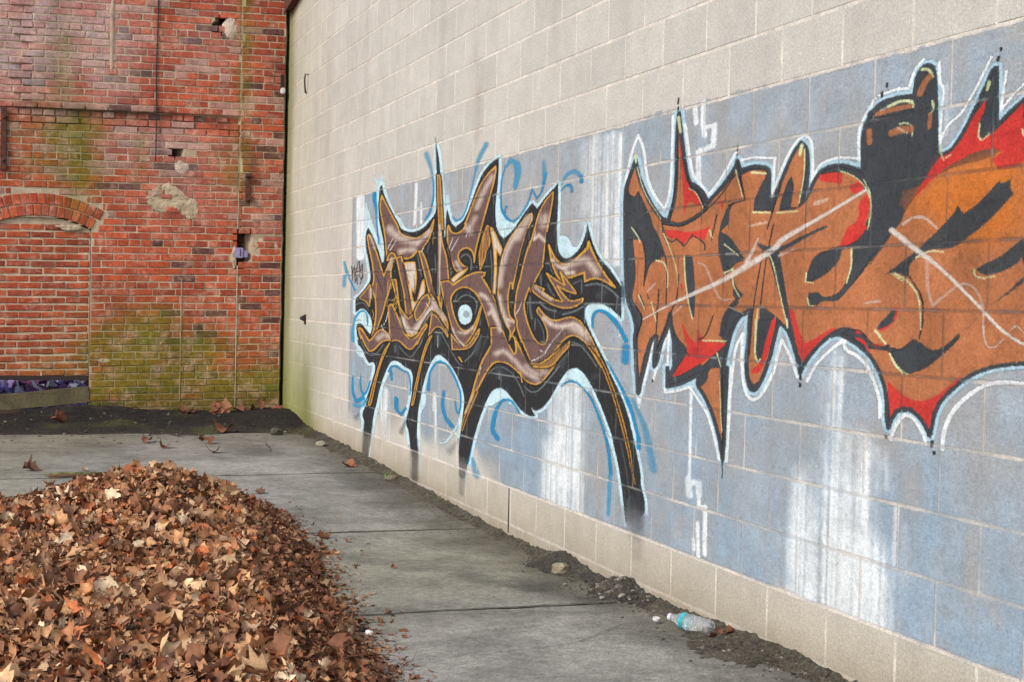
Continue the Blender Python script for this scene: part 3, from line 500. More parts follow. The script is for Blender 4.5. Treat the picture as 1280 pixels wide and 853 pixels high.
Cy 1 0|1.35|-3590,2106 -3526,2101 -3478,1913 -3433,1749 -3523,1753 -3562,1917
Ck 0.95 0.1|5.025|-2417,2067 -2550,2034 -2677,1985 -2787,1909 -2879,1831 -2974,1763 -2934,1763 -3030,1722 -3164,1710 -3260,1726 -3316,1769 -3341,1750 -3323,1626 -3286,1594 -3220,1532 -3130,1480 -3062,1474 -2899,1502 -2964,1505 -3049,1529 -3111,1570 -3055,1609 -2924,1620 -2826,1602 -2775,1562 -2773,1529 -2747,1610 -2676,1694 -2589,1804 -2521,1882 -2437,1980 -2406,2046
Fn 1 0|0|-2417,2067 -2550,2034 -2677,1985 -2787,1909 -2879,1831 -2974,1763 -2934,1763 -3030,1722 -3164,1710 -3260,1726 -3316,1769 -3341,1750 -3323,1626 -3286,1594 -3220,1532 -3130,1480 -3062,1474 -2899,1502 -2964,1505 -3049,1529 -3111,1570 -3055,1609 -2924,1620 -2826,1602 -2775,1562 -2773,1529 -2747,1610 -2676,1694 -2589,1804 -2521,1882 -2437,1980 -2406,2046
Cy 1 0|2.025|-2417,2067 -2550,2034 -2677,1985 -2787,1909 -2879,1831 -2974,1763 -2934,1763 -3030,1722 -3164,1710 -3260,1726 -3316,1769 -3341,1750 -3323,1626 -3286,1594 -3220,1532 -3130,1480 -3062,1474 -2899,1502 -2964,1505 -3049,1529 -3111,1570 -3055,1609 -2924,1620 -2826,1602 -2775,1562 -2773,1529 -2747,1610 -2676,1694 -2589,1804 -2521,1882 -2437,1980 -2406,2046
Ck 0.95 0.1|4.755|-3288,1396 -3247,1426 -3078,1469 -2898,1494 -2962,1468 -3126,1425 -3192,1395
Fl 1 0|0|-3288,1396 -3247,1426 -3078,1469 -2898,1494 -2962,1468 -3126,1425 -3192,1395
Cy 1 0|1.755|-3288,1396 -3247,1426 -3078,1469 -2898,1494 -2962,1468 -3126,1425 -3192,1395
Ck 0.95 0.1|4.89|-3184,1395 -2960,1443 -2768,1466 -2644,1470 -2560,1463 -2581,1444 -2627,1440 -2517,1383 -2580,1422 -2486,1370 -2379,1310 -2287,1227 -2196,1129 -2106,1035 -2432,1023 -2405,1054 -2431,1113 -2503,1187 -2567,1247 -2648,1308 -2744,1351 -2874,1378 -3005,1381 -3122,1366 -3213,1331 -3238,1306 -3180,1225 -3089,1156 -2986,1119 -2887,1116 -2792,1133 -2701,1183 -2629,1266 -2621,1256 -2655,1198 -2743,1115 -2866,1053 -2945,1021 -3029,1033 -3153,1094 -3245,1173 -3322,1254 -3419,1351 -3460,1414 -3290,1423 -3192,1397
Fn 1 0|0|-3184,1395 -2960,1443 -2768,1466 -2644,1470 -2560,1463 -2581,1444 -2627,1440 -2517,1383 -2580,1422 -2486,1370 -2379,1310 -2287,1227 -2196,1129 -2106,1035 -2432,1023 -2405,1054 -2431,1113 -2503,1187 -2567,1247 -2648,1308 -2744,1351 -2874,1378 -3005,1381 -3122,1366 -3213,1331 -3238,1306 -3180,1225 -3089,1156 -2986,1119 -2887,1116 -2792,1133 -2701,1183 -2629,1266 -2621,1256 -2655,1198 -2743,1115 -2866,1053 -2945,1021 -3029,1033 -3153,1094 -3245,1173 -3322,1254 -3419,1351 -3460,1414 -3290,1423 -3192,1397
Cy 1 0|1.89|-3184,1395 -2960,1443 -2768,1466 -2644,1470 -2560,1463 -2581,1444 -2627,1440 -2517,1383 -2580,1422 -2486,1370 -2379,1310 -2287,1227 -2196,1129 -2106,1035 -2432,1023 -2405,1054 -2431,1113 -2503,1187 -2567,1247 -2648,1308 -2744,1351 -2874,1378 -3005,1381 -3122,1366 -3213,1331 -3238,1306 -3180,1225 -3089,1156 -2986,1119 -2887,1116 -2792,1133 -2701,1183 -2629,1266 -2621,1256 -2655,1198 -2743,1115 -2866,1053 -2945,1021 -3029,1033 -3153,1094 -3245,1173 -3322,1254 -3419,1351 -3460,1414 -3290,1423 -3192,1397
Ck 0.95 0.1|4.62|-3204,1088 -3098,1046 -2945,1016 -2817,1045 -2681,1121 -2643,1136 -2649,1108 -2769,1037 -2895,1006 -3180,996
Fn 1 0|0|-3204,1088 -3098,1046 -2945,1016 -2817,1045 -2681,1121 -2643,1136 -2649,1108 -2769,1037 -2895,1006 -3180,996
Cy 1 0|1.62|-3204,1088 -3098,1046 -2945,1016 -2817,1045 -2681,1121 -2643,1136 -2649,1108 -2769,1037 -2895,1006 -3180,996
Ck 0.95 0.1|4.35|-2653,1483 -2690,1575 -2655,1622 -2599,1696 -2542,1736 -2512,1730 -2481,1715 -2489,1617 -2547,1595 -2573,1539
Ft 1 0|0|-2653,1483 -2690,1575 -2655,1622 -2599,1696 -2542,1736 -2512,1730 -2481,1715 -2489,1617 -2547,1595 -2573,1539
Cy 1 0|1.35|-2653,1483 -2690,1575 -2655,1622 -2599,1696 -2542,1736 -2512,1730 -2481,1715 -2489,1617 -2547,1595 -2573,1539
Ck 0.95 0.1|4.62|-2481,1720 -2444,1718 -2360,1659 -2255,1583 -2296,1556 -2370,1595 -2353,1461 -2367,1344 -2410,1344 -2390,1461 -2406,1587
Fl 1 0|0|-2481,1720 -2444,1718 -2360,1659 -2255,1583 -2296,1556 -2370,1595 -2353,1461 -2367,1344 -2410,1344 -2390,1461 -2406,1587
Cy 1 0|1.62|-2481,1720 -2444,1718 -2360,1659 -2255,1583 -2296,1556 -2370,1595 -2353,1461 -2367,1344 -2410,1344 -2390,1461 -2406,1587
Ck 0.95 0.1|4.89|-1797,1770 -1898,1748 -1992,1709 -1966,1716 -2135,1647 -2241,1578 -2305,1478 -2329,1414 -2324,1344 -2308,1328 -2245,1237 -2157,1166 -2086,1132 -2110,1086 -1994,1169 -2009,1191 -2050,1197 -2119,1221 -2143,1270 -2154,1329 -2118,1401 -2084,1401 -2075,1368 -2015,1474 -1932,1605 -1824,1714 -1787,1733
Fn 1 0|0|-1797,1770 -1898,1748 -1992,1709 -1966,1716 -2135,1647 -2241,1578 -2305,1478 -2329,1414 -2324,1344 -2308,1328 -2245,1237 -2157,1166 -2086,1132 -2110,1086 -1994,1169 -2009,1191 -2050,1197 -2119,1221 -2143,1270 -2154,1329 -2118,1401 -2084,1401 -2075,1368 -2015,1474 -1932,1605 -1824,1714 -1787,1733
Cy 1 0|1.89|-1797,1770 -1898,1748 -1992,1709 -1966,1716 -2135,1647 -2241,1578 -2305,1478 -2329,1414 -2324,1344 -2308,1328 -2245,1237 -2157,1166 -2086,1132 -2110,1086 -1994,1169 -2009,1191 -2050,1197 -2119,1221 -2143,1270 -2154,1329 -2118,1401 -2084,1401 -2075,1368 -2015,1474 -1932,1605 -1824,1714 -1787,1733
Ck 0.95 0.1|4.89|-1484,1862 -1601,1823 -1700,1750 -1770,1648 -1842,1570 -1811,1621 -1906,1509 -1959,1408 -1958,1418 -2007,1351 -2028,1271 -2032,1231 -1982,1187 -1994,1169 -1909,1083 -1939,1116 -1845,1048 -1752,977 -1680,966 -1556,986 -1411,1050 -1297,1110 -1197,1139 -1098,1137 -975,1102 -843,1027 -795,997 -750,1000 -797,1029 -881,1097 -979,1165 -1079,1213 -1178,1229 -1279,1223 -1382,1207 -1475,1210 -1572,1233 -1658,1271 -1692,1251 -1598,1213 -1526,1161 -1510,1118 -1548,1083 -1617,1079 -1718,1107 -1809,1174 -1873,1248 -1884,1299 -1808,1374 -1778,1353 -1697,1431 -1616,1474 -1605,1518 -1566,1662 -1560,1661 -1484,1826
Fn 1 0|0|-1484,1862 -1601,1823 -1700,1750 -1770,1648 -1842,1570 -1811,1621 -1906,1509 -1959,1408 -1958,1418 -2007,1351 -2028,1271 -2032,1231 -1982,1187 -1994,1169 -1909,1083 -1939,1116 -1845,1048 -1752,977 -1680,966 -1556,986 -1411,1050 -1297,1110 -1197,1139 -1098,1137 -975,1102 -843,1027 -795,997 -750,1000 -797,1029 -881,1097 -979,1165 -1079,1213 -1178,1229 -1279,1223 -1382,1207 -1475,1210 -1572,1233 -1658,1271 -1692,1251 -1598,1213 -1526,1161 -1510,1118 -1548,1083 -1617,1079 -1718,1107 -1809,1174 -1873,1248 -1884,1299 -1808,1374 -1778,1353 -1697,1431 -1616,1474 -1605,1518 -1566,1662 -1560,1661 -1484,1826
Cy 1 0|1.89|-1484,1862 -1601,1823 -1700,1750 -1770,1648 -1842,1570 -1811,1621 -1906,1509 -1959,1408 -1958,1418 -2007,1351 -2028,1271 -2032,1231 -1982,1187 -1994,1169 -1909,1083 -1939,1116 -1845,1048 -1752,977 -1680,966 -1556,986 -1411,1050 -1297,1110 -1197,1139 -1098,1137 -975,1102 -843,1027 -795,997 -750,1000 -797,1029 -881,1097 -979,1165 -1079,1213 -1178,1229 -1279,1223 -1382,1207 -1475,1210 -1572,1233 -1658,1271 -1692,1251 -1598,1213 -1526,1161 -1510,1118 -1548,1083 -1617,1079 -1718,1107 -1809,1174 -1873,1248 -1884,1299 -1808,1374 -1778,1353 -1697,1431 -1616,1474 -1605,1518 -1566,1662 -1560,1661 -1484,1826
Ck 0.95 0.1|5.43|-1527,1593 -1456,1534 -1361,1494 -1271,1490 -1183,1500 -1099,1530 -1005,1564 -989,1593 -957,1558 -872,1489 -766,1426 -658,1372 -787,1405 -902,1419 -1024,1402 -1033,1445 -1117,1435 -1216,1422 -1292,1427 -1346,1456 -1277,1385 -1396,1428 -1481,1501
Fn 1 0|0|-1527,1593 -1456,1534 -1361,1494 -1271,1490 -1183,1500 -1099,1530 -1005,1564 -989,1593 -957,1558 -872,1489 -766,1426 -658,1372 -787,1405 -902,1419 -1024,1402 -1033,1445 -1117,1435 -1216,1422 -1292,1427 -1346,1456 -1277,1385 -1396,1428 -1481,1501
Cy 1 0|2.43|-1527,1593 -1456,1534 -1361,1494 -1271,1490 -1183,1500 -1099,1530 -1005,1564 -989,1593 -957,1558 -872,1489 -766,1426 -658,1372 -787,1405 -902,1419 -1024,1402 -1033,1445 -1117,1435 -1216,1422 -1292,1427 -1346,1456 -1277,1385 -1396,1428 -1481,1501
Ck 0.95 0.1|4.89|-1552,1449 -1422,1414 -1290,1386 -1359,1454 -1137,1352 -1136,1343 -1236,1352 -1393,1381 -1286,1329 -1208,1306 -1109,1311 -1043,1321 -1048,1303 -1181,1274 -1321,1270 -1480,1290 -1662,1328 -1771,1362 -1737,1392 -1581,1367 -1608,1353 -1469,1319 -1336,1303 -1316,1306
Fn 1 0|0|-1552,1449 -1422,1414 -1290,1386 -1359,1454 -1137,1352 -1136,1343 -1236,1352 -1393,1381 -1286,1329 -1208,1306 -1109,1311 -1043,1321 -1048,1303 -1181,1274 -1321,1270 -1480,1290 -1662,1328 -1771,1362 -1737,1392 -1581,1367 -1608,1353 -1469,1319 -1336,1303 -1316,1306
Cy 1 0|1.89|-1552,1449 -1422,1414 -1290,1386 -1359,1454 -1137,1352 -1136,1343 -1236,1352 -1393,1381 -1286,1329 -1208,1306 -1109,1311 -1043,1321 -1048,1303 -1181,1274 -1321,1270 -1480,1290 -1662,1328 -1771,1362 -1737,1392 -1581,1367 -1608,1353 -1469,1319 -1336,1303 -1316,1306
Ck 0.95 0.1|5.025|-2432,1147 -2238,1151 -2112,1055 -2025,1011 -1985,1026 -2015,1102 -1964,1070 -1863,1009 -1735,962 -1612,941 -1468,974 -1338,1046 -1336,1021 -1508,921 -1637,867 -1791,868 -1904,905 -2020,937 -2156,961 -2330,959 -2435,928 -2612,815 -2795,684 -2850,624 -2890,621 -2778,721 -2672,858 -2584,951 -2407,1050
Fn 1 0|0|-2432,1147 -2238,1151 -2112,1055 -2025,1011 -1985,1026 -2015,1102 -1964,1070 -1863,1009 -1735,962 -1612,941 -1468,974 -1338,1046 -1336,1021 -1508,921 -1637,867 -1791,868 -1904,905 -2020,937 -2156,961 -2330,959 -2435,928 -2612,815 -2795,684 -2850,624 -2890,621 -2778,721 -2672,858 -2584,951 -2407,1050
Cy 1 0|2.025|-2432,1147 -2238,1151 -2112,1055 -2025,1011 -1985,1026 -2015,1102 -1964,1070 -1863,1009 -1735,962 -1612,941 -1468,974 -1338,1046 -1336,1021 -1508,921 -1637,867 -1791,868 -1904,905 -2020,937 -2156,961 -2330,959 -2435,928 -2612,815 -2795,684 -2850,624 -2890,621 -2778,721 -2672,858 -2584,951 -2407,1050
Ck 0.95 0.1|4.89|-1751,957 -1569,986 -1371,1051 -1208,1108 -1212,1081 -1306,1044 -1459,965
Ft 1 0|0|-1751,957 -1569,986 -1371,1051 -1208,1108 -1212,1081 -1306,1044 -1459,965
Cy 1 0|1.89|-1751,957 -1569,986 -1371,1051 -1208,1108 -1212,1081 -1306,1044 -1459,965
Sy 0.95 0.1|5 5 5 5 4 3 2|-955,1096 -790,1026 -638,884 -518,738 -438,615 -428,574 -376,502
SN 0.95 0.1|2.25 2.25 2.25 2.25 1.8 1.35 0.9|-955,1096 -790,1026 -638,884 -518,738 -438,615 -428,574 -376,502
Sy 0.95 0.1|5 5 3|-2683,764 -2836,640 -2946,516
SN 0.95 0.1|2.25 2.25 1.35|-2683,764 -2836,640 -2946,516
Sl 0.8 0.7|8.4|-4788,1808 -4599,1749 -4289,1704 -4099,1686
Sl 0.8 0.7|5.25|-4037,1679 -3840,1716 -3746,1750
Sl 0.8 0.7|6.3|-4479,1636 -4284,1642 -4115,1637
Sl 0.7 0.7|3.36|-5348,1775 -5213,1679
Sl 0.8 0.7|3.36|-4700,1589 -4787,1514
Sl 0.9 0.7|6.3|-4210,1517 -4163,1449
Sl 0.95 0.7|6.72|-4375,1164 -4262,1098 -4112,1074 -3953,1128 -3781,1206 -3649,1245
Sl 0.8 0.7|5.46|-3653,1298 -3556,1257 -3368,1181
Sl 0.9 0.7|2.94|-3515,1778 -3485,1631 -3505,1527 -3500,1343
Sl 0.8 0.7|6.72|-2475,2011 -2617,1940 -2743,1848
Sl 0.7 0.7|6.3|-2778,1790 -2872,1734
Sl 0.7 0.7|6.3|-2849,1705 -2932,1733
Sl 0.8 0.7|4.62|-3046,1489 -3134,1535
Sl 0.85 0.7|5.46|-2635,1337 -2512,1318 -2389,1249 -2266,1136
Sl 0.9 0.7|4.2|-2476,1225 -2433,1244 -2357,1199
Sl 1 0.7|2.94|-3189,1124 -3082,1056 -2946,1031
Sl 0.75 0.7|4.62|-3051,1102 -2902,1101 -2776,1138
Sl 0.8 0.7|7.14|-1977,1694 -2133,1620 -2251,1514 -2298,1391
Sl 0.8 0.7|5.04|-2294,1328 -2232,1242 -2129,1167
Sl 0.9 0.7|3.36|-2145,1202 -2049,1186
Sl 0.8 0.7|10.5|-1607,1704 -1610,1735
Sl 1 0.7|3.78|-1738,1631 -1679,1650 -1587,1615
Sl 0.75 0.7|8.4|-2008,1645 -1915,1707 -1839,1746
Sl 0.8 0.7|8.4|-1295,1474 -1122,1503 -1001,1510 -880,1441
Sl 1 0.7|5.04|-1268,1446 -1180,1447
Sl 0.8 0.7|3.36|-1708,1377 -1607,1343 -1482,1314
Sl 0.9 0.7|3.78|-1468,1515 -1373,1475 -1295,1469
Sl 0.95 0.7|5.88|-1571,1218 -1473,1186 -1353,1175 -1226,1187 -1127,1198 -1003,1156
Sl 0.7 0.7|8.4|-1175,1174 -1075,1158 -977,1129
Sl 0.8 0.7|6.3|-2333,1001 -2195,1029 -2023,981 -1858,924 -1639,893
Sl 0.65 0.7|6.3|-1828,957 -1671,917 -1523,941
Sl 0.8 0.7|6.3|-5057,1007 -4914,1041 -4771,1033
Sl 0.8 0.7|3.36|-5314,1370 -5309,1308
Sl 0.6 0.7|2.52|-2727,747 -2859,631
Sw 0.9 0|1.1 0.7|-4823,1668 -4689,1734
Sw 0.9 0|1.1 0.7|-4752,1654 -4597,1714
Sw 0.9 0|1.1 0.7|-3305,1615 -3214,1689
Sw 0.9 0|1.1 0.7|-3243,1609 -3094,1685
Sw 0.9 0|1.1 0.7|-1753,1621 -1726,1672
Sw 0.9 0|1.1 0.7|-1746,987 -1640,1007 -1538,1035
Sw 0.9 0|1.1 0.7|-1622,1049 -1573,1039 -1532,1040
Sw 0.9 0|1.1 0.7|-1545,1040 -1454,1096 -1301,1166
Sw 0.9 0|1.1 0.7|-2025,1227 -1960,1254 -1918,1303
Sw 0.9 0|1.1 0.7|-3786,1276 -3727,1255
Sw 0.9 0|1.1 0.7|-4896,1113 -4827,1144 -4785,1204
Sw 0.9 0|1.1 0.7|-4967,1106 -4867,1060
Sw 0.9 0|1.1 0.7|-2600,915 -2634,866
Sw 0.9 0|1.1 0.7|-2945,1684 -2907,1717
Sw 0.9 0|1.1 0.7|-3931,1621 -3883,1642
Sk 0.95 0|1.6|-4514,1797 -4336,1762 -4123,1737 -3922,1751 -3767,1783
Sk 0.95 0|1|-3688,1742 -3682,1668 -3735,1616
Sk 0.95 0|1.2|-4606,1546 -4433,1342
Sk 0.95 0|0.8|-4372,1542 -4222,1405
Sk 0.95 0|1.2|-4443,1197 -4313,1075 -4130,1038 -3989,1072 -3798,1179 -3658,1232 -3534,1210 -3346,1125
Sk 0.95 0|0.7|-4742,1246 -4548,1115 -4503,1116
Sk 0.95 0|0.8|-4699,1293 -4568,1357 -4555,1207 -4647,1217
Sk 0.95 0|1.2|-3653,1415 -3579,1304 -3445,1242
Sk 0.95 0|1.2|-3381,1326 -3282,1193 -3169,1084 -2961,1015
Sk 0.95 0|1.4|-2599,1261 -2486,1159 -2434,1048
Sk 0.95 0|1.6|-2349,1291 -2241,1173 -2122,1068
Sk 0.95 0|1|-2242,1596 -2320,1488 -2338,1344
Sk 0.95 0|1.6|-1847,1689 -1967,1544 -2048,1368
Sk 0.95 0|1.2|-1566,1657 -1581,1478 -1596,1391
Sk 0.95 0|1|-1778,1353 -1615,1469
Sk 0.95 0|1.2|-1906,1071 -1767,982
Sk 0.95 0|0.9|-1737,963 -1555,981 -1371,1047 -1208,1113
Sk 0.95 0|2.2|-1949,1087 -1847,1005 -1735,956
Sk 0.95 0|2.6|-2064,1084 -2027,1030
Sk 0.95 0|1.8|-3353,1663 -3258,1573 -3199,1481
Sk 0.95 0|0.5|-2570,1704 -2517,1604
Sk 0.95 0|0.5|-2623,1607 -2588,1544
Sk 0.95 0|1|-5145,1471 -5016,1397 -4939,1341
Sk 0.95 0|0.6|-4900,1456 -4907,1397
Sk 0.95 0|0.9|-4925,1172 -4773,1063
Sk 0.95 0|1.4|-5276,1228 -5215,1100
Sk 0.95 0|1.6|-4652,1559 -4664,1431
Sk 0.95 0|0.6|-4102,1471 -4071,1342
Sk 0.95 0|1.1|-3560,1790 -3507,1343
SY 0.9 0|0.7|-4676,1287 -4565,1322 -4650,1252 -4517,1288 -4602,1224 -4514,1248
SY 0.9 0|0.7|-5250,1216 -5196,1180 -5245,1155 -5142,1139 -5189,1101
SY 0.9 0|0.7|-3650,1741 -3662,1662
SY 0.9 0|0.7|-2630,1493 -2622,1583 -2598,1672
SY 0.9 0|0.7|-4804,1432 -4665,1442 -4706,1373
SY 0.9 0|0.7|-5141,1418 -5155,1290
SY 0.9 0|0.7|-4803,1422 -4812,1245
SY 0.9 0|0.7|-4183,1439 -4201,1405
SY 0.9 0|0.7|-4555,1207 -4507,1162
SY 0.9 0|0.7|-2043,1106 -1973,1050
SY 0.9 0|0.7|-1345,1451 -1290,1390
SY 0.95 0.1|1.4|-5028,2051 -5041,2030
SY 0.95 0.1|1.2|-2416,2061 -2478,2046
SY 0.95 0.1|1.6|-989,1588 -987,1559 -1087,1530
SY 0.95 0.1|1.4|-1527,1588 -1498,1554
SY 0.95 0.1|1.5|-5631,1073 -5521,1044
SY 0.95 0.1|1.6|-4280,1059 -4131,1046 -3989,1077
SY 0.95 0.1|1.8|-3037,955 -2973,927
SY 0.95 0.1|1.6|-1921,920 -1886,868
SY 0.95 0.1|2.2|-2044,1110 -2001,1080
SY 0.95 0.1|1.6|-3175,1400 -3058,1424
SY 0.95 0.1|2|-3488,1299 -3448,1253
SY 0.95 0.1|2|-3524,1320 -3447,1268
SY 0.95 0.1|1.2|-1752,972 -1583,978 -1424,1040
SY 0.95 0.1|0.9|-4344,1587 -4153,1583 -4032,1624
SY 0.95 0.1|1|-4384,1554 -4088,1554
Fk 1 0|0|-3132,1276 -3050,1311 -2903,1332 -2757,1308 -2691,1265 -2749,1197 -2840,1137 -2936,1120 -3037,1142 -3126,1201
Sg 0.8 0.3|1.2|-3099,1291 -3017,1324 -2887,1334 -2757,1315 -2692,1279 -2735,1221""",
'eye': """Fh 1 0|0|-3073,1216 -3062,1246 -3013,1269 -2940,1277 -2866,1273 -2808,1249 -2782,1216 -2803,1181 -2858,1161 -2930,1153 -3005,1160 -3049,1182
Fg 0.65 0.1|0|-2971,1218 -2953,1235 -2904,1242 -2855,1234 -2841,1217 -2861,1200 -2909,1194 -2954,1201""",
'signature': """SN 0.85 0.1|1|-5980,1557 -5919,1504 -5867,1555 -5832,1478 -5757,1579 -5704,1591 -5682,1502 -5607,1570 -5586,1488 -5661,1413
SN 0.85 0.1|1|-5949,1531 -5911,1414
SN 0.85 0.1|1|-5862,1504 -5827,1426 -5776,1477 -5757,1413
SN 0.85 0.1|1|-5960,1492 -5807,1510 -5616,1520
SN 0.85 0.1|1|-5722,1489 -5623,1444 -5572,1475
Sk 0.7 0|0.8|-5965,1544 -5836,1529 -5646,1552
St 0.8 0|0.8|-5887,1472 -5614,1501""",
'ohalo': """Cc 0.95 0.1|14|-463,1936 -407,1841 -302,1744 -183,1665 -107,1653 -49,1737 -37,1846 -46,2003 -30,2095 -1,1998 41,1878 80,1798 150,1782 219,1748 254,1708 364,1757 484,1831 495,1856 523,1814 604,1824 719,1813 751,1793 745,1718 769,1672 758,1669 836,1753 911,1844 967,1879 1007,1859 1023,1792 1010,1675 1087,1761 1141,1777 1235,1780 1328,1758 1368,1746 1358,1863 1382,1907 1428,1947 1492,1962 1574,1962 1396,1930 1470,1962 1574,1966 1644,1958 1651,2011 1679,2041 1718,2046 1747,2026 1760,1911 1767,1775 1779,1765 1834,1769 1887,1808 1953,1888 1993,1943 2025,1987 2043,1989 2051,1824 2090,1849 2162,1883 2227,1912 2365,1995 2342,1829 2448,1693 2363,1595 2473,1424 2384,1278 2320,1181 2263,1163 2198,1154 2132,1149 2053,1137 1972,1113 1900,1076 1836,1035 1799,992 1785,943 1775,915 1762,934 1726,966 1678,986 1630,986 1594,976 1676,989 1631,988 1591,972 1569,943 1556,921 1546,941 1542,1006 1531,1048 1495,1100 1444,1144 1383,1172 1311,1197 1248,1210 1206,1203 1304,1229 1257,1225 1195,1206 1120,1166 1056,1122 1030,1096 1004,1066 996,1094 973,1136 943,1181 913,1216 862,1237 840,1233 814,1177 788,1110 754,1057 719,1011 678,982 643,987 617,1035 609,1103 621,1171 625,1247 634,1284 547,1261 489,1210 447,1121 421,1033 458,1058 450,883 448,766 439,701 412,774 342,875 274,935 218,968 204,985 222,1022 149,1000 53,973 -76,953 -80,1032 -50,992 16,1089 -43,1181 -66,1260 -98,1180 -142,1147 -184,1049 -211,1032 -214,1080 -190,1162 -247,1152 -299,1044 -353,948 -358,919 -373,905 -385,977 -404,1016 -398,1040 -425,1138 -407,1189 -442,1254 -507,1304 -534,1405 -555,1574 -569,1810 -530,1858
Sw 0.95 0.12|3.64|-566,1587 -580,1811 -516,1966 -443,2046 -376,1986 -338,1852 -265,1774 -147,1703
Sw 0.95 0.12|3.36|-147,1703 -96,1771 -87,1928 -88,2093
Sw 0.95 0.12|3.92|31,2041 83,1898 113,1827 183,1791 253,1734 362,1794 481,1886
Sw 0.95 0.12|3.36|513,1854 631,1857 791,1838 783,1842 781,1750 771,1682
Sw 0.95 0.12|3.64|771,1682 821,1781 909,1874 985,1907 1043,1881 1054,1789 1051,1737 1091,1793 1211,1808 1349,1790 1333,1878 1364,1924 1427,1977
Sw 0.95 0.12|3.64|1521,1989 1562,1993 1448,1984 1531,1992 1613,1987 1640,2041 1688,2066
Sw 0.95 0.12|3.92|1770,2045 1773,1983 1797,1963 1787,1891 1777,1797
Sw 0.95 0.12|3.92|1778,1791 1812,1849 1883,1875 1950,1943 2015,2023
Sw 0.95 0.12|3.64|2084,1973 2074,1911 2064,1865 2119,1905 2160,1926 2225,1962
Sw 0.95 0.12|5.88|1839,880 1847,942 1882,998 1955,1050 2035,1087 2124,1099 2200,1097 2266,1098 2407,1100
Sw 0.95 0.12|4.76|1572,885 1589,924 1624,958 1650,971 1695,959 1741,921 1760,887
Sw 0.95 0.12|4.76|1507,949 1505,1003 1478,1050 1426,1113 1365,1143 1293,1157 1281,1191 1208,1160
Sw 0.95 0.12|4.2|1306,1192 1272,1185 1186,1148 1110,1103 1053,1041
Sw 0.95 0.12|4.2|985,1051 962,1086 924,1130 872,1179 846,1131 820,1061 765,999 707,954 653,947 613,967 586,1018 569,1113 576,1193
Sw 0.95 0.12|3.64|576,1193 523,1145 503,1060 491,982 479,914
Sw 0.95 0.12|4.2|489,1060 485,915 475,769 466,698
Sw 0.95 0.12|3.64|410,698 360,787 304,866 222,914 137,963 26,941 -96,926 -88,1032
Sw 0.95 0.12|3.36|-85,964 -71,1197 -148,1091 -217,975
Sw 0.95 0.12|3.36|-226,1128 -279,1029 -313,951 -321,981 -361,843 -392,964 -407,1016""",
'oblack': """FK 1 0|0|-463,1936 -407,1841 -302,1744 -183,1665 -107,1653 -49,1737 -37,1846 -46,2003 -30,2095 -1,1998 41,1878 80,1798 150,1782 219,1748 254,1708 364,1757 484,1831 495,1856 523,1814 604,1824 719,1813 751,1793 745,1718 769,1672 758,1669 836,1753 911,1844 967,1879 1007,1859 1023,1792 1010,1675 1087,1761 1141,1777 1235,1780 1328,1758 1368,1746 1358,1863 1382,1907 1428,1947 1492,1962 1574,1962 1396,1930 1470,1962 1574,1966 1644,1958 1651,2011 1679,2041 1718,2046 1747,2026 1760,1911 1767,1775 1779,1765 1834,1769 1887,1808 1953,1888 1993,1943 2025,1987 2043,1989 2051,1824 2090,1849 2162,1883 2227,1912 2365,1995 2342,1829 2448,1693 2363,1595 2473,1424 2384,1278 2320,1181 2263,1163 2198,1154 2132,1149 2053,1137 1972,1113 1900,1076 1836,1035 1799,992 1785,943 1775,915 1762,934 1726,966 1678,986 1630,986 1594,976 1676,989 1631,988 1591,972 1569,943 1556,921 1546,941 1542,1006 1531,1048 1495,1100 1444,1144 1383,1172 1311,1197 1248,1210 1206,1203 1304,1229 1257,1225 1195,1206 1120,1166 1056,1122 1030,1096 1004,1066 996,1094 973,1136 943,1181 913,1216 862,1237 840,1233 814,1177 788,1110 754,1057 719,1011 678,982 643,987 617,1035 609,1103 621,1171 625,1247 634,1284 547,1261 489,1210 447,1121 421,1033 458,1058 450,883 448,766 439,701 412,774 342,875 274,935 218,968 204,985 222,1022 149,1000 53,973 -76,953 -80,1032 -50,992 16,1089 -43,1181 -66,1260 -98,1180 -142,1147 -184,1049 -211,1032 -214,1080 -190,1162 -247,1152 -299,1044 -353,948 -358,919 -373,905 -385,977 -404,1016 -398,1040 -425,1138 -407,1189 -442,1254 -507,1304 -534,1405 -555,1574 -569,1810 -530,1858
Sk 0.95 0|2.2|-38,2159 -42,2139
Sk 0.95 0|1.8|-39,2123 -38,2103
Sk 0.95 0|1.8|495,1912 493,1895
Sk 0.95 0|1.6|494,1881 491,1874
Sk 0.95 0|3.2|1494,2018 1493,2008
Sk 0.95 0|3|1467,1992 1467,1979
Sk 0.95 0|3.2|2058,2041 2058,2036
Sk 0.95 0|3.2|2048,2018 2046,2010
Sk 0.95 0|3|1493,2017 1492,2009
Sk 0.95 0|3|1467,1991 1466,1982
Sk 0.95 0|3.2|1008,1056 1009,1047
Sk 0.95 0|3|1007,1028 1007,1019
Sk 0.95 0|3.6|1544,893 1546,888
Sk 0.95 0|3.6|1789,900 1786,884
Sk 0.95 0|4|1800,868 1801,865
Sk 0.95 0|2.4|439,695 440,683
Sk 0.95 0|1.2|436,677 442,648 438,627
Sk 0.95 0|1|608,1099 608,1092
Sk 0.95 0|1.5|-227,973 -224,964""",
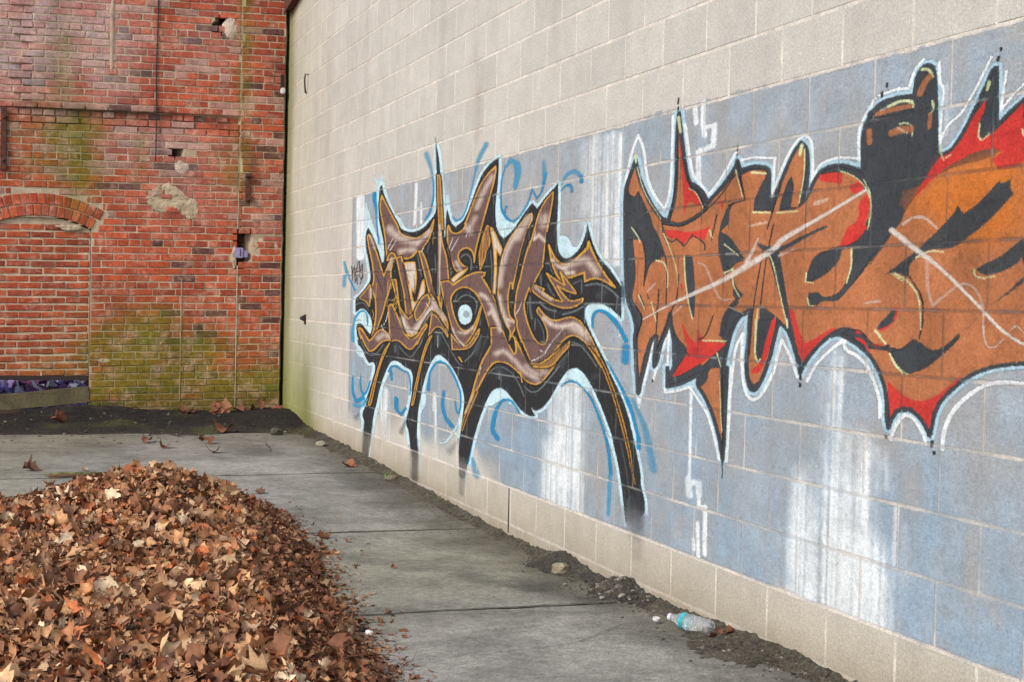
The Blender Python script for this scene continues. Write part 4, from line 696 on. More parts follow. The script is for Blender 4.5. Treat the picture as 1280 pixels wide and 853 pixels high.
'oletters': """Fo 1 0|0|-462,1911 -406,1824 -302,1736 -182,1657 -172,1642 -160,1594 -62,1504 6,1417 -6,1323 -65,1252 -143,1163 -197,1113 -201,1177 -276,1143 -338,1042 -364,975 -394,1139 -367,1190 -331,1240 -434,1296 -467,1329 -422,1421 -449,1546 -485,1622 -465,1638 -381,1585 -337,1502 -339,1379 -321,1404 -286,1468 -220,1491 -134,1482 -94,1433 -105,1307 -123,1291 -183,1362 -256,1306 -317,1338 -207,1443 -154,1498 -255,1597 -258,1652 -361,1747 -424,1801 -463,1774 -548,1800
Fo 1 0|0|-485,1631 -444,1629 -371,1577 -330,1494 -339,1387 -397,1346 -312,1264 -351,1248 -434,1296 -461,1329 -418,1429
Fo 1 0|0|-330,1387 -276,1468 -210,1490 -134,1478 -94,1426 -104,1291 -49,1276 2,1339 6,1424 -162,1640 21,1617 191,1655 335,1714 442,1766 485,1821 518,1775 559,1701 431,1694 372,1619 352,1561 363,1494 398,1442 431,1420 505,1462 579,1475 533,1497 406,1573 374,1582 587,1609 637,1612 635,1655 763,1648 631,1655 842,1630 793,1542 779,1601 738,1465 669,1312 634,1291 561,1268 484,1296 572,1340 510,1368 493,1405 490,1325 424,1267 381,1178 445,1158 242,1053 204,1135 120,1117 -6,1167 -66,1268 -152,1147
Fo 1 0|0|-48,1260 11,1175 112,1113 204,1142 252,1174 312,1265 374,1178 453,1296 513,1325 385,1398 347,1502 351,1575 232,1527 80,1508 -65,1559 -141,1593 -3,1425 2,1339
Fo 1 0|0|-98,1653 -58,1738 -40,1979 -11,2015 31,1902 82,1768 169,1747 223,1683 72,1645 -16,1638
Fo 1 0|0|270,1711 365,1742 486,1806 552,1702 438,1694 372,1624 328,1557 196,1562 241,1645
Fo 1 0|0|561,1801 605,1811 720,1799 721,1775 647,1696 635,1655 763,1648 773,1600 748,1543 588,1588 437,1572 374,1589 435,1616 439,1554 439,1687 552,1702 532,1796
Fo 1 0|0|632,1648 787,1647 973,1644 1047,1699 1093,1754 1190,1759 1283,1746 1364,1715 1410,1669 1424,1614 1383,1555 1295,1525 1238,1502 1083,1484 1036,1419 1026,1387 1076,1386 1207,1430 1250,1499 1319,1503 1322,1453 1280,1373 1223,1341 1140,1331 1115,1351 1047,1347 1043,1301 1092,1308 1141,1322 1236,1319 1293,1354 1401,1427 1555,1531 1608,1565 1390,1425 1509,1417 1550,1428 1669,1479 1800,1537 1879,1606 1907,1582 1967,1601 2066,1665 2115,1661 2133,1623 2021,1555 1867,1485 1830,1480 1699,1461 1641,1439 1643,1398 1704,1351 1727,1294 1711,1217 1709,1204 1674,1203 1604,1169 1552,1178 1511,1166 1452,1180 1401,1217 1309,1231 1205,1226 1310,1229 1218,1221 1124,1179 1028,1104 988,1129 915,1287 836,1497 740,1499 652,1543 564,1539
Fo 1 0|0|561,1596 1151,1585 1017,1551 863,1503 724,1527 652,1543 615,1432 572,1397
Fo 1 0|0|550,1801 608,1804 724,1788 644,1696 631,1655 760,1641 751,1543 564,1550
Fo 1 0|0|948,1871 987,1860 1008,1832 982,1729 960,1651 908,1654 930,1733 908,1764 870,1737 840,1671 765,1543 737,1544 812,1700 861,1791
Fo 1 0|0|741,1602 790,1600 708,1305 699,1215 676,1109 706,1089 746,1133 795,1251 829,1265 812,1190 737,1035 682,1009 637,1023 625,1114 651,1298
Fo 1 0|0|629,1247 687,1248 670,1135 676,1098 714,1089 742,1138 795,1250 828,1251 800,1169 745,1079 688,1009 665,1008 640,1044 629,1104
Fo 1 0|0|572,1397 658,1431 754,1492 860,1313 918,1220 836,1259 708,1305 580,1255
Fo 1 0|0|1390,1425 1454,1454 1716,1695 1763,1703 1891,1727 1995,1729 2094,1757 2168,1761 2229,1875 2329,1926 2312,1822 2401,1693 2325,1597 2425,1429 2346,1288 2288,1190 2197,1156 2112,1150 1993,1124 1910,1087 1826,1028 1779,943 1726,973 1666,989 1594,983 1676,994 1613,984 1568,954 1550,1038 1494,1111 1414,1167 1539,1167 1553,1156 1607,1100 1653,1095 1748,1118 1863,1184 1909,1215 1908,1230 1797,1166 1692,1203 1728,1267 1711,1217 1734,1334 1643,1398 1602,1416 1510,1399
Fo 1 0|0|225,974 282,1020 319,1051 396,1055 415,939 436,800 431,770 355,881 273,941
FO 0.75 6|0|1716,1695 2168,1761 2180,1517 1973,1481 1772,1533 1788,1588 1592,1598
Fr 0.97 0.15|0|1647,1632 1721,1706 1779,1756 1866,1788 1947,1867 2000,1909 1995,1875 1963,1835 1972,1791 2019,1799 2045,1810 2134,1859 2163,1876 2169,1747 2088,1742 2048,1763 1953,1758 1890,1742 1796,1718
Fr 0.97 0.15|0|2125,1810 2230,1864 2234,1766 2129,1743
Fr 0.95 0.1|0|-29,2009 -2,2006 39,1902 82,1772 151,1756 214,1691 171,1701 102,1720 68,1715 44,1670 30,1763 7,1858
Fr 0.95 0.1|0|-151,1610 -85,1575 -21,1577 43,1548 127,1583 230,1557 292,1622 260,1609 110,1592 -69,1614
Fr 0.95 0.1|0|44,1230 117,1170 187,1142 200,1203 236,1159 446,1150 306,1086 4,995 -32,1001 121,1109 64,1184
Fr 0.95 0.1|0|1093,1754 1178,1760 1243,1752 1245,1714 1094,1734
Fr 0.95 0.1|0|1286,1702 1353,1719 1404,1682 1394,1673 1310,1676
Fr 0.95 0.1|0|1404,1676 1421,1626 1383,1561 1295,1525 1272,1526 1359,1599 1345,1643
Fr 0.95 0.1|0|1292,1578 1382,1575 1405,1561 1341,1515 1238,1502
Fr 0.95 0.1|0|914,1294 954,1287 983,1221 1037,1170 1123,1199 1217,1233 1241,1224 1124,1179 1015,1103 973,1168
Fr 0.95 0.1|0|1356,1230 1446,1184 1531,1184 1469,1169 1413,1189 1538,1060 1517,1058 1460,1136 1403,1182 1346,1199
Fr 0.95 0.1|0|1544,1070 1610,1037 1684,1015 1753,1020 1820,1045 1914,1101 1915,1091 1821,1025 1775,935 1739,962 1676,989 1613,984 1564,954
Fr 0.95 0.1|0|781,1250 828,1251 800,1169 745,1086 701,1054 655,1045 647,1059 715,1085 742,1145
Fr 0.95 0.1|0|795,1251 822,1258 800,1162 722,1055 680,1046 746,1133
Fr 0.95 0.1|0|1572,1304 1593,1298 1579,1263 1519,1226 1481,1228 1558,1262
Fr 0.95 0.1|0|2031,1729 2167,1783 2234,1777 2236,1722 2068,1692
Fr 0.95 0.1|0|26,1385 52,1385 37,1347
Fr 0.95 0.1|0|359,1706 398,1711 385,1668
CK 0.97 0.05|5|-463,1936 -407,1841 -302,1744 -183,1665 -107,1653 -49,1737 -37,1846 -46,2003 -30,2095 -1,1998 41,1878 80,1798 150,1782 219,1748 254,1708 364,1757 484,1831 495,1856 523,1814 604,1824 719,1813 751,1793 745,1718 769,1672 758,1669 836,1753 911,1844 967,1879 1007,1859 1023,1792 1010,1675 1087,1761 1141,1777 1235,1780 1328,1758 1368,1746 1358,1863 1382,1907 1428,1947 1492,1962 1574,1962 1396,1930 1470,1962 1574,1966 1644,1958 1651,2011 1679,2041 1718,2046 1747,2026 1760,1911 1767,1775 1779,1765 1834,1769 1887,1808 1953,1888 1993,1943 2025,1987 2043,1989 2051,1824 2090,1849 2162,1883 2227,1912 2365,1995 2342,1829 2448,1693 2363,1595 2473,1424 2384,1278 2320,1181 2263,1163 2198,1154 2132,1149 2053,1137 1972,1113 1900,1076 1836,1035 1799,992 1785,943 1775,915 1762,934 1726,966 1678,986 1630,986 1594,976 1676,989 1631,988 1591,972 1569,943 1556,921 1546,941 1542,1006 1531,1048 1495,1100 1444,1144 1383,1172 1311,1197 1248,1210 1206,1203 1304,1229 1257,1225 1195,1206 1120,1166 1056,1122 1030,1096 1004,1066 996,1094 973,1136 943,1181 913,1216 862,1237 840,1233 814,1177 788,1110 754,1057 719,1011 678,982 643,987 617,1035 609,1103 621,1171 625,1247 634,1284 547,1261 489,1210 447,1121 421,1033 458,1058 450,883 448,766 439,701 412,774 342,875 274,935 218,968 204,985 222,1022 149,1000 53,973 -76,953 -80,1032 -50,992 16,1089 -43,1181 -66,1260 -98,1180 -142,1147 -184,1049 -211,1032 -214,1080 -190,1162 -247,1152 -299,1044 -353,948 -358,919 -373,905 -385,977 -404,1016 -398,1040 -425,1138 -407,1189 -442,1254 -507,1304 -534,1405 -555,1574 -569,1810 -530,1858
FK 0.98 0.05|0|-539,1658 -277,1647 -197,1595 -126,1505 -210,1495 -314,1461 -339,1379 -331,1502 -371,1577 -455,1630 -504,1606
FK 0.98 0.05|0|-558,1801 -463,1770 -424,1796 -340,1721 -196,1575 -534,1586
FK 0.98 0.05|0|63,1501 115,1500 136,1492 166,1362 164,1248 138,1255 99,1324 67,1439
FK 0.98 0.05|0|374,1589 437,1572 501,1534 579,1475 408,1537 420,1471 453,1441 398,1435 367,1494 357,1553
FK 0.98 0.05|0|482,1462 502,1376 572,1340 543,1325 487,1369
FK 0.98 0.05|0|513,1325 544,1311 455,1267 436,1187 381,1178 408,1266
FK 0.98 0.05|0|652,1547 725,1520 862,1516 979,1546 1151,1581 1164,1574 1017,1541 903,1508 836,1497 899,1327 959,1194 1002,1116 1016,1090 947,1167 889,1260 797,1463 782,1498 697,1507
FK 0.98 0.05|0|1049,1426 1108,1477 1192,1497 1256,1495 1241,1455 1172,1418 1051,1390
FK 0.98 0.05|0|1053,1341 1102,1354 1140,1334 1212,1335 1269,1360 1365,1489 1446,1614 1605,1623 1607,1576 1494,1510 1347,1397 1281,1347 1225,1319 1141,1322 1105,1305 1061,1321
FK 0.98 0.05|0|1367,1862 1393,1890 1452,1908 1590,1904 1603,1651 1514,1518 1385,1522 1425,1602 1427,1662 1386,1714 1364,1752
FK 0.98 0.05|0|1365,1909 1398,1905 1646,1919 1753,1901 1767,1775 1689,1659 1377,1679
FK 0.98 0.05|0|1651,2011 1679,2041 1718,2046 1747,2020 1758,1900 1647,1913 1644,1957
FK 0.98 0.05|0|1407,1929 1491,1960 1644,1954 1646,1919 1451,1912
FK 0.98 0.05|0|1509,1405 1669,1473 1799,1543 1870,1590 1879,1609 1907,1582 1967,1601 2066,1665 2082,1658 2119,1666 2116,1640 2133,1626 2021,1550 1867,1482 1821,1480 1746,1482 1689,1461 1646,1439 1643,1398 1561,1416
FK 0.98 0.05|0|1976,1416 2010,1432 2076,1447 2181,1501 2184,1439 2078,1404 2011,1400
FK 0.98 0.05|0|2165,1485 2323,1572 2305,1491 2184,1429
FK 0.98 0.05|0|2186,1395 2122,1351 2045,1313 1819,1162 1684,1105 1586,1139 1584,1167 1657,1170 1691,1206 1739,1180 1808,1165 1904,1219 2025,1303 2187,1376
FK 0.98 0.05|0|1562,1165 1622,1167 1674,1206 1719,1189 1797,1166 1748,1123 1653,1097 1607,1111
FK 0.98 0.05|0|1478,1232 1496,1262 1576,1264 1535,1242
FK 0.98 0.05|0|1481,1234 1506,1261 1567,1298 1583,1286 1549,1250 1492,1231
FK 0.98 0.05|0|1361,1218 1412,1206 1462,1175 1510,1174 1547,1188 1552,1178 1501,1162 1443,1174 1392,1200 1331,1204
FK 0.98 0.05|0|1989,1850 2000,1904 2034,1913 2042,1814 2005,1801 1985,1807
FK 0.98 0.05|0|690,1248 795,1250 742,1145 713,1115 690,1110 680,1154
FK 0.98 0.05|0|630,1683 684,1750 738,1787 751,1669 773,1654 646,1654
FK 0.98 0.05|0|839,1685 877,1736 902,1761 923,1733 908,1654 828,1651
FK 0.98 0.05|0|635,1662 668,1716 748,1786 763,1655
FK 0.98 0.05|0|-42,1166 112,1101 36,1059 -32,993 -37,1087
FK 0.98 0.05|0|216,1010 293,1050 306,1051 296,1002 245,972 211,979
Sk 1 0|2|415,1056 424,893 438,765
Sk 0.92 0|1.6|-455,1638 -361,1581 -322,1494 -339,1379
Sk 0.92 0|1.6|-126,1505 -104,1434 -109,1299
Sk 0.92 0|1.6|6,1424 2,1331 -66,1260 -187,1113
Sk 0.92 0|1.6|-183,1362 -200,1161
Sk 0.92 0|1.6|-434,1296 -331,1240 -405,1155
Sk 0.92 0|1.6|-162,1640 21,1620 191,1655 366,1727 486,1806
Sk 0.92 0|1.6|-37,2002 -28,1845 -90,1661
Sk 0.92 0|1.6|30,1918 81,1783 151,1771 231,1691
Sk 0.92 0|1.6|-121,1577 -65,1559 -21,1573 52,1540 127,1583 239,1549 240,1519
Sk 0.92 0|1.6|431,1687 567,1701 517,1790
Sk 0.92 0|1.6|338,1655 295,1559
Sk 0.92 0|1.6|329,1258 269,1175 203,1158
Sk 0.92 0|1.6|774,1641 837,1739 742,1582
Sk 0.92 0|1.6|790,1600 741,1478 708,1305
Sk 0.92 0|1.6|718,1513 651,1298 632,1114
Sk 0.92 0|1.6|498,1855 567,1701
Sk 0.92 0|1.6|-376,1338 -313,1273
Sk 0.92 0|1.6|1648,1398 1715,1340 1727,1282 1711,1217
Sk 0.92 0|1.6|1728,1267 1709,1209
Sk 0.92 0|1.6|1310,1229 1389,1225 1446,1184 1511,1174 1552,1181
Sq 0.92 0.1|1.6 1.2|-486,1639 -412,1595 -390,1569
Sq 0.92 0.1|1.76 1.32|-219,1487 -134,1478 -94,1426 -100,1370
Sq 0.92 0.1|1.44 1.08|-151,1602 -63,1512 -4,1432 0,1370
Sq 0.92 0.1|1.76 1.32|-396,1338 -323,1277
Sq 0.92 0.1|1.6 1.2|-256,1306 -204,1226
Sq 0.92 0.1|1.92 1.44|54,1501 69,1401 109,1301 147,1240
Sq 0.92 0.1|1.92 1.44|408,1537 526,1490
Sq 0.92 0.1|2.08 1.56|407,1424 483,1441 487,1376 543,1333
Sq 0.92 0.1|2.08 1.56|245,1157 445,1161
Sq 0.92 0.1|1.6 1.2|277,1597 303,1566
Sq 0.92 0.1|4 3|-33,2079 -11,2015
Sq 0.92 0.1|3.2 2.4|-465,1961 -456,1927
Sq 0.92 0.1|1.28 0.96|-441,1901 -364,1788 -183,1665
Sq 0.92 0.1|1.6 1.2|485,1821 543,1716
Sq 0.92 0.1|2.08 1.56|612,1800 720,1788
Sq 0.92 0.1|2.24 1.68|635,1651 763,1643
Sq 0.92 0.1|1.28 0.96|82,1775 151,1756 214,1691
Sq 0.92 0.1|2.08 1.56|616,1803 724,1788
Sq 0.92 0.1|2.08 1.56|632,1651 760,1641
Sq 0.92 0.1|2.24 1.68|808,1639 961,1638
Sq 0.92 0.1|1.6 1.2|994,1853 999,1767 966,1664
Sq 0.92 0.1|4.8 3.6|974,1868 963,1836
Sq 0.92 0.1|1.76 1.32|1231,1759 1318,1737 1387,1695 1428,1638 1410,1566
Sq 0.92 0.1|1.92 1.44|754,1495 790,1464 844,1354 911,1226
Sq 0.92 0.1|2.08 1.56|1030,1419 1026,1387 1076,1383
Sq 0.92 0.1|2.56 1.92|1314,1497 1317,1435 1291,1385
Sq 0.92 0.1|1.92 1.44|1041,1328 1055,1302 1086,1305
Sq 0.92 0.1|1.92 1.44|688,1291 679,1186 676,1116 699,1093
Sq 0.92 0.1|2.24 1.68|1466,1227 1531,1187
Sq 0.92 0.1|2.08 1.56|1554,1158 1576,1123 1628,1096
Sq 0.92 0.1|1.76 1.32|1551,1410 1617,1383
Sq 0.92 0.1|2.4 1.8|1679,1458 1746,1477 1817,1472
Sq 0.92 0.1|2.4 1.8|1566,1410 1643,1386 1705,1334 1715,1236
Sq 0.92 0.1|2.4 1.8|1968,1416 1969,1397 2012,1390 2058,1397
Sq 0.92 0.1|2.4 1.8|1471,1227 1498,1213
Sq 0.92 0.1|1.6 1.2|1374,1720 1421,1668 1425,1594 1405,1553
Sq 0.92 0.1|3.6 2.7|1503,1942 1574,1954 1635,1943 1641,1925
Sq 0.92 0.1|2.08 1.56|1568,1881 1619,1878 1641,1862 1640,1838
Sq 0.92 0.1|3.2 2.4|1738,1931 1748,1913 1739,1897
Sq 0.92 0.1|4 3|1684,2035 1718,2030 1739,2005
Sq 0.92 0.1|4.8 3.6|2010,1951 2002,1931
Sq 0.92 0.1|2.24 1.68|1787,1790 1788,1773 1803,1749 1839,1760
Sq 0.92 0.1|2.4 1.8|1973,1838 1966,1800 1984,1788 2017,1803
Sq 0.92 0.1|2.4 1.8|1464,1229 1528,1185
Sq 0.92 0.1|2.08 1.56|1553,1156 1583,1126 1616,1106 1653,1095
Sq 0.92 0.1|1.44 1.08|399,1002 412,880 429,805
Sq 0.92 0.1|1.92 1.44|675,1248 673,1154 675,1106 703,1092 717,1104
Sq 0.92 0.1|2.4 1.8|904,1252 909,1223
Sq 0.92 0.1|1.92 1.44|369,1111 404,1061
Sq 0.92 0.1|3.2 2.4|2160,1802 2167,1786
So 0.9 0.15|6|1440,1925 1524,1930 1626,1930
So 0.9 0.15|8|1674,1962 1692,1988 1720,2007
So 0.9 0.15|9|1528,1856 1579,1862 1630,1857
So 0.9 0.15|7|1399,1875 1403,1838
So 0.9 0.15|5|1730,1892 1729,1852
SR 0.5 0.15|2.5|1461,1935 1492,1940
SR 0.5 0.15|2.5|1558,1870 1610,1847
SR 0.5 0.15|3|605,1600 734,1608
SR 0.5 0.15|5|1074,1658 1147,1667
Sq 0.9 0.2|3.5|1513,1943 1574,1952 1633,1943""",
'otag': """SR 0.697 0.35|1.6 3.2 4.8 5.6 7.2|-340,1231 -141,1283 158,1347 385,1391 681,1473
SR 0.738 0.35|7.2 7.2 6.4 4.8 4|681,1473 809,1511 847,1540 1101,1605 1388,1683
SR 0.738 0.35|6.4 6.4 4.8 4 4 4|1544,1547 1658,1491 1796,1430 1999,1308 2120,1229 2295,1180
SR 0.451 0.35|3.2 3.2 4 3.2|1604,1562 1653,1584 1722,1580 1781,1544
SR 0.287 0.35|4 4 4 3.2 3.2 3.2 3.2 2.4|1738,1448 1742,1363 1773,1311 1828,1340 1908,1379 1970,1368 2015,1319 2020,1226
SR 0.41 0.35|2.4 2.4 2.4 2|2017,1254 2030,1197 2071,1192 2109,1219
SR 0.41 0.35|2 2 2|2137,1245 2165,1258 2193,1240
SR 0.328 0.35|2.4 2.4 2.4 2.4 1.6|185,1468 252,1459 322,1376 389,1317 482,1325
SR 0.328 0.35|3.2 3.2|-298,1354 -223,1387
SR 0.41 0.35|4 3.2|594,1467 677,1549
SR 0.492 0.35|4.8 3.2|570,1447 654,1515
SR 0.369 0.35|4 2.4|837,1483 955,1507
SR 0.287 0.35|2.4 1.6|453,1296 576,1269
SR 0.246 0.35|3.2 2.4|1418,1317 1482,1324
SR 0.246 0.35|3.2 2.4|1396,1314 1493,1321
SR 0.287 0.35|2.4 2.4|-30,1260 40,1292""",
'band': """Sv 0.9775 0.12|9.9|-5710,2085 -5689,1839 -5680,1629
Sv 0.575 0.12|5.5|-5777,2073 -5757,1842
Sw 0.9775 0.4|11.25|-4840,626 -4825,454 -4797,318
Sw 0.46 0.4|11.25|-4975,565 -4920,324
Sw 1 0.4|3|-3537,694 -3521,588 -3500,322
Sw 0.69 0.4|5|-3564,692 -3557,593
Sv 0.92 0.12|3.74|-4097,2083 -4097,1920 -4119,1813
Sv 0.92 0.12|2.86|-3962,1946 -3952,1812
Sv 0.69 0.12|4.4|-4059,1911 -3959,1906
Sw 0.69 0.4|15|-931,2073 -894,1485
Sw 0.92 0.4|8.75|-814,2073 -776,1464
Sw 0.9775 0.4|8.75|-711,2078 -683,1481
Sw 1 0.4|6.25|-637,2070 -619,1480
Sw 0.345 0.4|17.5|-1029,2044 -1006,1679
Sw 0.69 0.4|5|-582,1479 -610,1334 -580,1153
Sv 1 0.12|3.52|148,1105 149,990 155,531
Sv 1 0.12|8.8|141,588 159,526
Sv 1 0.12|7.7|190,579 240,585 243,537
Sv 1 0.12|4.95|244,519 246,487 306,496
Sv 1 0.12|5.5|301,495 306,308
Sv 1 0.12|4.84|238,423 252,287
Sv 1 0.12|3.96|203,355 208,310
Sv 1 0.12|5.5|113,2128 132,2038
Sv 1 0.12|5.5|193,2133 191,2024 214,1977
Sv 1 0.12|4.4|212,2011 294,2013
Sv 1 0.12|6.6|294,2013 290,1932 159,1918 166,1800
Sw 0.46 0.4|5|1806,1967 1810,1894 1813,1827
Sw 1 0.4|8.75|1254,827 1253,489
Sw 1 0.4|5.625|1175,819 1183,488
Sw 0.92 0.4|7.5|1434,825 1442,500 1440,356
Sw 0.805 0.4|62.5|1332,814 1330,314
Sw 0.575 0.4|50|1101,682 1101,290
Sw 0.805 0.4|87.5|1191,522 1164,280
Sw 0.9775 0.4|57.5|1460,503 1489,285
Sw 0.92 0.4|75|1315,415 1360,278
Sw 0.575 0.4|27.5|1355,734 1397,286
Sw 0.4025 0.4|20|1514,833 1537,736
Sw 0.805 0.4|17.5|1552,428 1568,287
Sw 0.4025 0.4|15|1017,671 1014,339
Sw 0.575 0.4|22.5|1236,1129 1221,912
Sw 0.575 0.4|10|1171,1082 1181,647
Sw 0.805 0.4|6.25|1421,790 1437,486
Sw 0.805 0.4|6.25|1263,1130 1265,830
Sw 0.575 0.4|5|1609,676 1609,498
Sw 0.23 0.4|17.5|1646,612 1648,397
Sw 0.8625 0.4|40|-1194,888 -1203,678 -1210,452
Sw 0.8625 0.4|10|-1293,703 -1296,409
Sw 0.69 0.4|12.5|-1173,889 -1182,696
Sw 0.4025 0.4|10|-1437,815 -1438,658
Sw 0.69 0.4|8.75|-1036,756 -1065,714
Sw 0.575 0.4|10|-1062,659 -1057,430
Sw 0.46 0.4|25|-1371,515 -1364,397
Sw 0.8625 0.4|30|-1399,554 -1407,303
Sw 0.8625 0.4|37.5|-1208,608 -1211,295
Sw 0.805 0.4|5|-1072,673 -1047,283
Sw 0.69 0.4|6.25|-1000,425 -985,292
Sw 0.2875 0.4|10|835,1218 891,1179 871,1056
Sw 0.345 0.4|12.5|1138,1063 1150,963
Sw 0.575 0.4|11.25|1258,1096 1258,971
Sw 0.46 0.4|5|1221,1088 1221,968
Sw 0.1725 0.4|12.5|821,2025 823,1991
Sw 0.345 0.4|12.5|1051,1171 1047,1059
Su 0.6 0.9|18|1798,825 1801,598
Su 0.5 0.9|4|1835,857 1838,698
Su 0.55 0.9|22|481,605 469,348
Su 0.45 0.9|22|666,416 721,308
Su 0.4 0.9|26|2114,666 2121,526
Su 0.55 0.9|34|2175,518 2196,366
Su 0.7 0.9|16|1837,359 1989,318 2211,317
Su 0.6 0.9|26|1673,402 1728,297
Su 0.35 0.9|20|66,631 105,455
Su 0.4 0.9|16|515,452 623,314
Su 0.5 0.9|34|-1918,633 -1932,456
Su 0.5 0.9|26|-1714,634 -1727,460
Su 0.5 0.9|16|-2524,468 -2512,300
Su 0.5 0.9|26|-2221,511 -2148,332
Su 0.45 0.9|22|-1761,518 -1747,305
Su 0.6 0.9|9|-3158,364 -3152,291
Su 0.4 0.9|8|-3702,496 -3692,372
Su 0.5 0.9|16|-2464,504 -2497,363
Su 0.35 0.9|7|-5479,859 -5470,753
Su 0.5 0.9|6|-5746,816 -5735,689
Su 0.2 0.9|10|684,2000 681,2055
Su 0.35 0.9|14|1946,2025 2156,2025
Su 0.35 0.9|12|19,417 -67,325
Su 0.25 0.9|26|-55,844 -50,768
Su 0.35 0.9|26|367,669 321,575
Su 0.4 0.9|16|832,408 948,338
Su 0.3 0.9|30|-282,2051 -182,1976
Su 0.3 0.9|24|1204,1942 1178,1983
Su 0.4 0.9|20|2055,441 2100,379
Su 0.4 0.9|20|2250,752 2269,492
Sd 0.5 0.9|10|1988,646 1992,510
Sd 0.4 0.9|10|107,417 23,339
Sd 0.4 0.9|9|-2433,440 -2424,310
Sd 0.25 0.9|8|821,2018 832,1942
Sd 0.25 0.9|16|1842,567 1831,480
Sd 0.35 0.9|8|-218,812 -227,714
Sd 0.35 0.9|14|33,588 65,530
Sd 0.5 0.9|9|-4522,461 -4514,369
Sd 0.3 0.9|12|2096,467 2126,420
Sd 0.3 0.9|9|-4741,2099 -4504,1928
Sd 0.3 0.9|8|-4276,2068 -4267,1957
Sd 0.25 0.9|12|1106,1978 1127,2027
Sd 0.3 0.9|12|-773,453 -788,353"""}
def pen(u):                                    # spray-line width unit in m (along, up); lines are broader to the far end
    D = (5.5627-u)*.9436 + .887
    return D*D/4935.0, D/1842.8
def parse(s):
    for row in s.split('\n'):
        if not row: continue
        h, w, q = row.split('|'); op = h[0]; col = h[1]; al, so = (float(v) for v in h[2:].split())
        P = np.array([[float(v)/1000 for v in p.split(',')] for p in q.split()])
        yield op, col, al, so, [float(v) for v in w.split()], P
def chaikin(P, closed):
    for _ in range(2):
        n = len(P); out = []
        for i in range(n):
            if not closed and i in (0, n-1): out.append(P[i]); continue
            a, b, d = P[i-1], P[i], P[(i+1) % n]; su, sv = pen(b[0]); s = np.array([su, sv])
            e1 = (b-a)/s; e2 = (d-b)/s; l1 = np.hypot(*e1)+1e-9; l2 = np.hypot(*e2)+1e-9
            if (e1@e2)/(l1*l2) < .25: out.append(b)
            else: out.append(b+(a-b)*.22); out.append(b+(d-b)*.22)
        P = np.array(out)
    return P
def boxblur(a, r, ax):
    if r < 1: return a
    n = 2*r+1; p = [(0, 0), (0, 0)]; p[ax] = (r+1, r); c = np.cumsum(np.pad(a, p, mode='edge'), axis=ax)
    return ((c[n:] - c[:-n]) if ax == 0 else (c[:, n:] - c[:, :-n]))/n
